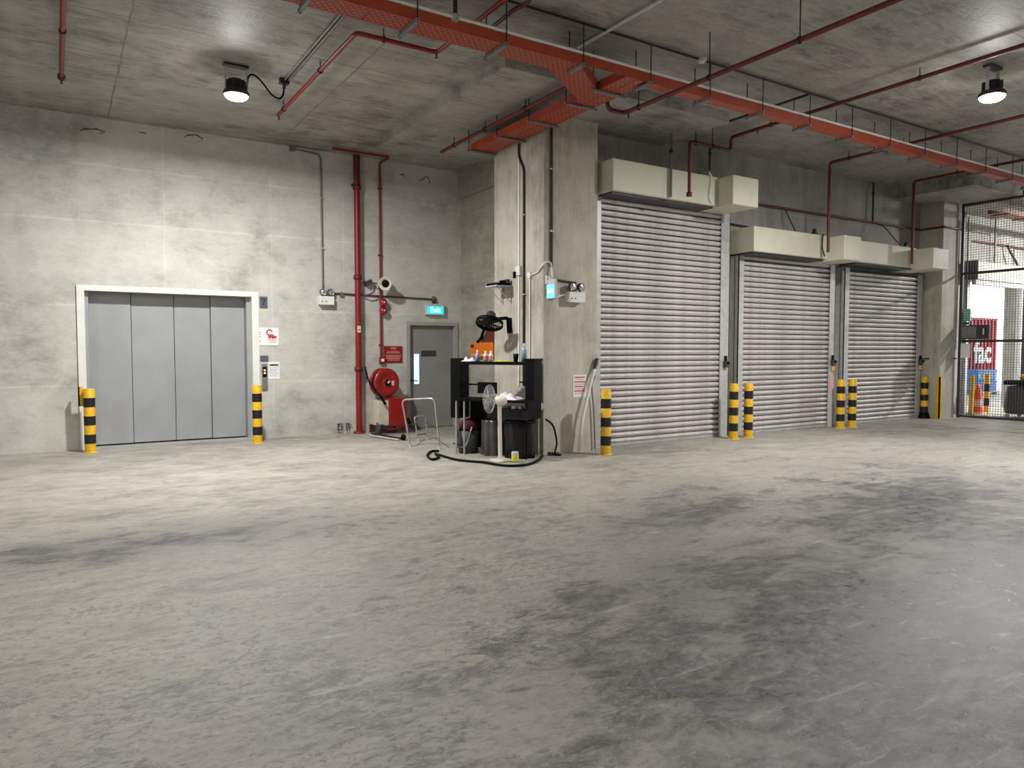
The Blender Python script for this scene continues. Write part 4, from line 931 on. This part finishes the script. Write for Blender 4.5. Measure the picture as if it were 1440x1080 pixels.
# front face items
emergency_light(6.46, 6.765, 2.265, 2.42, 8.60, CY0, 'white twin-head emergency light box on the column front', (6.6, 8.65, 2.26))
e = thing('exit_sign', 'small lit exit sign hung edge-on at the column corner', 'exit sign', (6.12, 8.6, 2.3))
MB().box(6.105, 6.145, 8.47, 8.68, 2.30, 2.58, .005).build('case', M['ltgrey'], e)
MB().box(6.099, 6.105, 8.48, 8.67, 2.31, 2.50).build('lit_face', M['exitblue'], e)
lettering('Exit', .095, (6.097, 8.575, 2.41), (0, -1, 0), (0, 0, 1), M['exit_txt'], e)
MB().cyl((6.125, 8.55, 2.58), (6.125, 8.69, 2.62), .012, 8).box(6.10, 6.16, 8.66, CY0, 2.52, 2.64).build('bracket', M['ltgrey'], e)
r_ = thing('wall_conduit', 'short black conduit and white lead joining the exit sign to the twin-head light', 'conduit', (6.35, 8.68, 2.5))
MB().tube([(6.16, 8.69, 2.60), (6.66, 8.69, 2.565)], .013, 8).build('conduit_run', M['rod'], r_)
MB().tube(smooth_path([(6.16, 8.68, 2.48), (6.19, 8.66, 2.38), (6.27, 8.66, 2.33), (6.36, 8.66, 2.36), (6.46, 8.66, 2.38)]), .009, 6).build('lead', M['white'], r_)
s_ = thing('paper_notice', 'red and white printed notice stuck low on the column front', 'notice', (6.74, 8.7, 1.0))
MB().box(6.625, 6.875, CY0-.008, CY0, .835, 1.175).build('sheet', M['paper'], s_)
for i in range(8): MB().box(6.65, 6.85-(.04 if i % 3 == 1 else 0), CY0-.010, CY0-.008, 1.13-i*.035, 1.148-i*.035).build('text_line', M['print_red'] if i % 2 == 0 else M['print_pink'], s_)
o = thing('white_hose', 'white plastic hose hanging down the column edge to the floor', 'hose', (6.75, 8.64, 0))
MB().tube(smooth_path([(7.02, 8.66, 1.30), (6.93, 8.64, 1.12), (6.84, 8.63, .85), (6.75, 8.63, .55), (6.70, 8.63, .25), (6.68, 8.63, .02)]), .024, 10).build('hose_run', M['white'], o)
MB().cyl((7.0, 8.66, 1.26), (7.06, 8.68, 1.42), .03, 10).build('nozzle', M['dkgrey'], o)
r_ = thing('wall_conduit', 'dusky red lead beside the white hose at the column edge', 'lead', (7.0, 8.68, .5))
MB().tube(smooth_path([(7.02, 8.68, 1.15), (6.96, 8.68, 1.0), (7.0, 8.68, .6), (7.03, 8.68, .02)]), .012, 8).build('lead_run', simple('dusky_lead', lin(140, 110, 110), .5), r_)

# ------------------------------------------------------------------ shutter wall fittings
def chain_lock(x, z, label, yellow=True):
    o = thing('shutter_switch', label, 'switch', (x, YC-.07, z), 'shutter switch boxes')
    MB().box(x-.05, x+.04, YC-.12, YC-.05, z-.06, z+.06, .008).build('case', M['dkgrey'], o)
    MB().cyl((x, YC-.12, z+.02), (x, YC-.15, z+.02), .022, 12).build('key_barrel', M['blk'], o)
    if yellow: MB().box(x-.035, x+.035, YC-.10, YC-.06, z-.17, z-.075, .006).build('padlock', M['yellow'], o); MB().tube([(x-.02, YC-.08, z-.075), (x-.02, YC-.08, z-.05), (x+.02, YC-.08, z-.05), (x+.02, YC-.08, z-.075)], .006, 6).build('shackle', M['galv'], o)
    MB().box(x-.02, x+.02, YC-.09, YC-.05, z+.06, z+.15).build('upper_cover', M['blk'], o)
chain_lock(10.16, 1.30, 'dark switch box on the guide rail of the tall shutter', False)
chain_lock(13.33, 1.30, 'switch box with a yellow padlock on the guide rail of the middle shutter')
chain_lock(16.62, 1.28, 'switch box with a yellow padlock on the guide rail beside the fence pillar')
tag(MB().box(13.27, 13.40, YC-.056, YC-.051, .72, 1.05).build('paper_notice', M['print_pink'], at=(13.33, YC, .9)), 'pale pink notice stuck on the middle shutter guide rail', 'notice')
# wall pipe along the shutter wall, kinking round the pillar
pipe_thing('wall_pipe', 'thin dark red pipe along the shutter wall above the hoods, bending round the pillar', 'pipe',
  [(10.1, 9.05, 4.28), (16.86, 9.05, 4.31), (16.86, 8.53, 4.31), (17.57, 8.53, 4.31), (18.9, 8.53, 4.31)], .022, M['dkred'], None, .04)
pipe_thing('wall_pipe', 'thin dark conduit low on the shutter wall beside the middle hood', 'pipe', [(10.29, 9.06, 3.86), (11.0, 9.06, 3.84)], .016, M['rod'])
for i, (x, z0, z1, y, lab) in enumerate(((8.35, 3.99, 4.99, 8.44, 'dark drop pipe with a coupling before the tall shutter hood'), (9.02, 4.46, 4.82, 8.25, 'short dark drop pipe over the tall shutter hood'), (14.9, 4.31, 5.14, 9.03, 'dark drop pipe from the ceiling to the wall pipe above the end shutter'))):
    k = thing('drop_pipe', lab, 'pipe', (x, y, z0)); MB().cyl((x, y, z0), (x, y, z1), .02, 8).build('pipe_run', M['rod'] if z0 > 4.2 else M['conduit'], k)
    MB().sph((x, y, z0+(z1-z0)*.72), .036, 10).build('coupling', M['rod'], k)
k = thing('hood_bracket', 'dark swivel bracket sitting on top of the tall shutter hood', 'bracket', (9.1, 8.7, 4.455)); MB().box(8.95, 9.32, 8.66, 8.74, 4.456, 4.49).build('bar', M['rod'], k); MB().cyl((9.02, 8.7, 4.49), (9.02, 8.7, 4.56), .03).cyl((9.25, 8.7, 4.49), (9.25, 8.7, 4.54), .03).build('knob', M['rod'], k)
for x, y, z, zz, lab in ((12.28, 8.6, 3.745, 3.84, 'small dark fitting on top of the middle shutter hood'), (15.35, 8.55, 3.73, 3.83, 'small dark fitting on top of the end shutter hood')):
    k = thing('hood_fitting', lab, 'fitting', (x, y, z)); MB().box(x-.05, x+.05, y-.04, y+.04, z, z+.04).build('foot', M['rod'], k); MB().lathe([(0, 0), (.03, 0), (.045, .06), (0, .08)], (x, y, z+.04), (0, 0, 1), 12).build('head', M['rod'], k)
for pts, lab in (([(9.25, 8.47, 4.5), (9.30, 8.46, 4.42), (9.28, 8.46, 4.25), (9.26, 8.46, 4.10), (9.32, 8.47, 4.0)], 'thin white lead down the front of the tall shutter hood'),
                 ([(12.40, 8.49, 3.76), (12.36, 8.48, 3.66), (12.36, 8.48, 3.5), (12.44, 8.48, 3.34)], 'thin dark lead down the front of the middle shutter hood'),
                 ([(15.0, 9.02, 4.29), (15.1, 8.9, 4.2), (15.22, 8.7, 3.9), (15.3, 8.6, 3.75)], 'black flexible lead from the wall pipe to the end shutter hood'),
                 ([(11.95, 9.02, 4.27), (11.9, 8.9, 4.1), (11.88, 8.7, 3.75)], 'black flexible lead from the wall pipe to the middle shutter hood')):
    m_ = M['white'] if 'white' in lab else M['rod']
    tag(MB().tube(smooth_path(pts), .011, 6).build('lead', m_, at=pts[0]), lab, 'lead')
tag(MB().cyl((16.71, 8.9, 1.36), (17.56, 8.54, 1.36), .014, 8).build('chain_bar', M['rod'], at=(17.1, 8.6, 1.36)), 'thin dark bar from the end shutter switch across the fence pillar', 'bar')

# ================================================================== MESH FENCE
fe = thing('mesh_fence', 'tall dark steel mesh fence with square grid reaching the slab', 'fence', (XF, 6.0, 0))
FZ = 4.88; FY0, FY1 = 2.0, 8.53
for y in (8.50, 6.3, 4.2, 2.0): MB().box(XF-.03, XF+.03, y-.03, y+.03, 0, FZ).build('post', M['dkgrey'], fe)
for z in (.04, 1.76, 3.30, FZ-.03): MB().box(XF-.025, XF+.025, FY0, FY1, z-.025, z+.025).build('rail', M['dkgrey'], fe)
mb = MB()
for y in np.arange(FY0, FY1, .055): mb.box(XF-.003, XF+.003, float(y)-.0035, float(y)+.0035, .05, FZ-.05)
for z in np.arange(.08, FZ-.05, .055): mb.box(XF-.007, XF-.003, FY0, FY1, float(z)-.0035, float(z)+.0035)
w_ = mb.build('wire_grid', M['dkgrey'], fe); w_['kind'] = 'stuff'
for a, b in ((1.98, 1.55),): pass
bx = MB().box(XF-.09, XF-.03, 7.86, 8.47, 1.80, 2.12).build('lock_box', M['dkgrey'], fe)
MB().box(XF-.095, XF-.09, 8.12, 8.44, 1.83, 2.09).build('lock_plate', M['strut'], bx); MB().box(XF-.094, XF-.09, 7.96, 7.985, 1.90, 2.04).build('white_mark', M['white'], bx)
MB().cyl((XF, 7.3, FZ), (XF, 7.3, CE), .02, 8).build('top_stay', M['rod'], fe)
o = thing('hanging_sign_box', 'small mint sign box hanging inside the fence post', 'sign', (XF+.3, 8.6, 2.3))
MB().box(XF+.12, XF+.18, 8.36, 8.58, 2.22, 2.50, .006).build('case', M['mint'], o); MB().cyl((XF+.15, 8.47, 2.5), (XF+.15, 8.47, 4.6), .012, 6).build('drop_rod', M['rod'], o); MB().box(XF+.12, XF+.18, 8.38, 8.56, 2.14, 2.20).build('lower_tag', M['dkgrey'], o)
tag(MB().box(XF-.036, XF-.03, 8.27, 8.47, 1.38, 1.70).build('paper_notice', M['paper'], at=(XF, 8.37, 1.5)), 'white notice tied to the mesh fence by its end post', 'notice')

# ================================================================== BEYOND THE FENCE
o = thing('roller_shutter', 'raised roller shutter hood over the open bay beyond the fence', 'shutter', ((OB0+OB1)/2, YW, 0))
MB().box(OB0-.05, OB1+.25, 8.80, YW, 3.28, 3.72, .012).build('hood', M['cream'], o); MB().box(OB0-.07, OB0-.05, 8.79, YW, 3.27, 3.74).build('shaded_side_sheet', M['dkgrey'], o)  # thin dark sheet paints the shade on the hood's left end
MB().box(OB0, OB1, 8.85, 8.95, 3.16, 3.30).build('bottom_bar', M['galv'], o)
for x in (OB0-.1, OB1): MB().box(x, x+.12, 9.0, YW, 0, 3.28).build('guide_rail', M['galv'], o)
o = thing('roller_shutter', 'second raised shutter frame farther along beyond the fence', 'shutter', (23.4, YW, 0))
MB().box(22.15, 24.9, 8.80, YW, 3.28, 3.72, .012).build('hood', M['cream'], o)
for x in (22.08, 24.6): MB().box(x, x+.12, 8.88, YW, 0, 3.28).build('guide_rail', M['dkgrey'], o)
pipe_thing('wall_pipe', 'dark red pipe on the wall beyond the fence, above its shutter hood', 'pipe', [(19.3, 9.05, 4.25), (26, 9.05, 4.30)], .022, M['dkred'])
pipe_thing('wall_pipe', 'red drop pipe before the hood beyond the fence', 'pipe', [(24.0, 8.6, 4.35), (21.5, 8.6, 4.32), (21.5, 8.6, 3.45)], .03, M['red'], None, .05)
pipe_thing('wall_pipe', 'grey conduit bending down the wall beyond the fence', 'pipe', [(22.6, 9.0, 5.02), (20.25, 9.0, 4.98), (20.25, 9.0, 3.74)], .024, M['conduit'], None, .1)
pipe_thing('wall_pipe', 'grey conduit just behind the fence end post', 'pipe', [(19.6, 9.04, 5.0), (18.75, 9.04, 4.95), (18.70, 9.04, 1.6)], .024, M['conduit'], None, .1)
tag(MB().tube(smooth_path([(20.9, 9.0, 4.28), (20.95, 8.95, 4.1), (21.1, 8.9, 3.9), (21.25, 8.9, 3.77)]), .03, 8).build('lead', M['rod'], at=(21, 9, 4)), 'thick black lead over the hood beyond the fence', 'lead')
tr2 = thing('cable_tray', 'orange cable tray in the hall beyond the mesh fence', 'cable tray', (21, 8.0, 4.6))
MB().box(17.75, 27, 7.75, 8.05, 4.60, 4.605).build('tray_floor', M['perf'], tr2)
for y in (7.75, 8.05): MB().box(17.75, 27, y-.003, y+.003, 4.60, 4.70).build('side_rail', M['orange'], tr2)
for x in range(18, 27): MB().box(x-.02, x+.02, 7.70, 8.10, 4.57, 4.599).build('support_strut', M['strut'], tr2)
for x in range(18, 27): MB().cyl((x, 7.71, 4.58), (x, 7.71, 4.885 if x < 20.3 else CE), .007, 6).build('hanger_rod', M['rod'], tr2)
# striped container in the yard
YCn = 13.2
a0 = ony(1352, 448, YCn); a1 = ony(1403, 448, YCn); b1 = ony(1403, 541, YCn); cz1 = a1.z; cz0 = b1.z
o = thing('shipping_container', 'red and white ribbed container with large white letters in the yard', 'container', (a1.x-1.5, YCn+1, cz0))
cx0, cx1 = a1.x-4.2, a1.x
MB().box(cx0, cx1, YCn+.06, YCn+2.4, cz0, cz1).build('body', M['contwhite'], o)
wst = (a1.x-ony(1372, 448, YCn).x)/6.4
x = cx1; k_ = 0
while x-wst > cx0:
    MB().box(x-wst*.48, x, YCn-.0, YCn+.06, cz0+.05, cz1-.05, .012).build('red_rib', M['contred'], o); x -= wst
MB().box(cx0, cx1, YCn-.01, YCn+.06, cz1-.07, cz1).box(cx0, cx1, YCn-.01, YCn+.06, cz0, cz0+.07).build('end_rail', M['contred'], o)
lp = ony(1381, 496, YCn); hh = (ony(1384, 483, YCn).z-ony(1384, 506, YCn).z)
lettering('fac', hh*1.9, (lp.x-.02, YCn-.03, lp.z), (1, 0, 0), (0, 0, 1), M['white'], o, depth=.01, bold=.035)
for x in (cx0+.3, cx1-.3): MB().box(x-.15, x+.15, YCn+.3, YCn+2.2, -.02, cz0).build('support_leg', M['dkgrey'], o)
# blue crates stacked in the yard
YK2 = 12.5
for i, (za, zb) in enumerate(((545, 559), (560, 576))):
    q0 = ony(1374, za, YK2); q1 = ony(1400, zb, YK2)
    q0.z = (.87, .48)[i]; q1.z = (.485, .101)[i]
    o = thing('plastic_crate', ('upper', 'lower')[i]+' blue plastic crate stacked before the striped container', 'crate', ((q0.x+q1.x)/2, YK2, q1.z), 'blue crates in the yard')
    MB().box(q0.x, q1.x, YK2, YK2+.5, q1.z, q0.z-.03, .01).build('crate_body', M['crateblue'], o)
    MB().box(q0.x-.02, q1.x+.02, YK2-.02, YK2+.52, q0.z-.07, q0.z-.005).build('rim', M['crateblue'], o)
    for j in range(3): MB().box(q0.x+.05+j*.28, q0.x+.22+j*.28, YK2-.012, YK2, q1.z+.08, q0.z-.14).build('rib_panel', M['bluegrey'], o)
q = ony(1388, 576, YK2)
o = thing('pallet', 'pale pallet under the blue crates in the yard', 'pallet', (q.x, YK2, -.02)); MB().box(q.x-.55, q.x+.6, YK2-.1, YK2+.6, .06, .10).build('deck', M['paper'], o)
for dx in (-.5, 0, .5): MB().box(q.x+dx-.05, q.x+dx+.05, YK2-.1, YK2+.6, -.02, .06).build('block', M['paper'], o)
# yellow post, cone, dark cart just beyond fence
o = thing('safety_post', 'yellow safety post just beyond the fence', 'post', (18.6, 8.72, 0))
MB().cyl((18.62, 8.70, 0), (18.72, 8.72, .95), .05, 14).build('post', M['yellow'], o); MB().lathe([(0, 0), (.10, 0), (.10, .02), (.05, .03)], (18.62, 8.70, 0), (0, 0, 1), 14).build('foot', M['dkgrey'], o)
o = thing('traffic_cone', 'orange traffic cone with a white base beside the yellow post', 'cone', (18.95, 8.70, 0))
MB().lathe([(.13, .03), (.115, .08), (.06, .60), (.045, .72), (0, .72)], (18.95, 8.70, 0), (0, 0, 1), 18).build('cone_body', M['cone'], o); MB().box(18.80, 19.10, 8.55, 8.85, 0, .035, .01).build('base', M['white'], o)
MB().lathe([(.105, .18), (.078, .42)], (18.95, 8.70, .005), (0, 0, 1), 18).build('pale_sleeve', M['print_pink'], o)
o = thing('bollard', 'yellow and black post tip beside the traffic cone beyond the fence', 'bollard', (19.20, 8.62, 0))
MB().cyl((19.20, 8.62, 0), (19.20, 8.62, .98), .06, 16).build('post', M['yellow'], o)
for z in (.55, .2): MB().cyl((19.20, 8.62, z), (19.20, 8.62, z+.18), .063, 16).build('black_band', M['black'], o)
o = thing('covered_cart', 'cart under a dark grey cover with a yellow bundle beyond the fence', 'cart', (18.75, 7.62, 0))
cx, cy = 18.75, 7.62
vs = []; fs = []; sg = 28
for j, (k_, z) in enumerate(((.42, .10), (.46, .25), (.44, .55), (.40, .72), (.0, .76))):
    for i in range(sg):
        a = 2*PI*i/sg; q = k_*(1+.05*math.sin(7*a+j)) if k_ else 0; vs.append((cx+q*math.cos(a), cy+q*.8*math.sin(a), z))
for j in range(4):
    for i in range(sg): l = (i+1) % sg; fs.append((j*sg+i, j*sg+l, (j+1)*sg+l, (j+1)*sg+i))
MB().add(vs, fs, True).build('cover', simple('dark_tarpaulin', lin(70, 68, 66), .6, 0, .25, 5), o)
MB().box(cx-.36, cx+.36, cy-.3, cy+.3, .76, .86, .02).build('black_box', M['blk'], o)
MB().sph((cx+.05, cy, .93), .13, 12, (1.2, 1, .6)).build('yellow_bundle', M['yellow'], o)
for dx in (-.3, .3):
    for dy in (-.22, .22): MB().lathe([(0, -.02), (.045, -.02), (.05, 0), (.045, .02), (0, .02)], (cx+dx, cy+dy, .05), (1, 0, 0), 14).build('wheel', M['ltgrey'], o)
MB().cyl((cx-.34, cy-.2, .8), (cx-.3, cy-.2, 1.75), .02, 8).build('upright', M['white'], o)
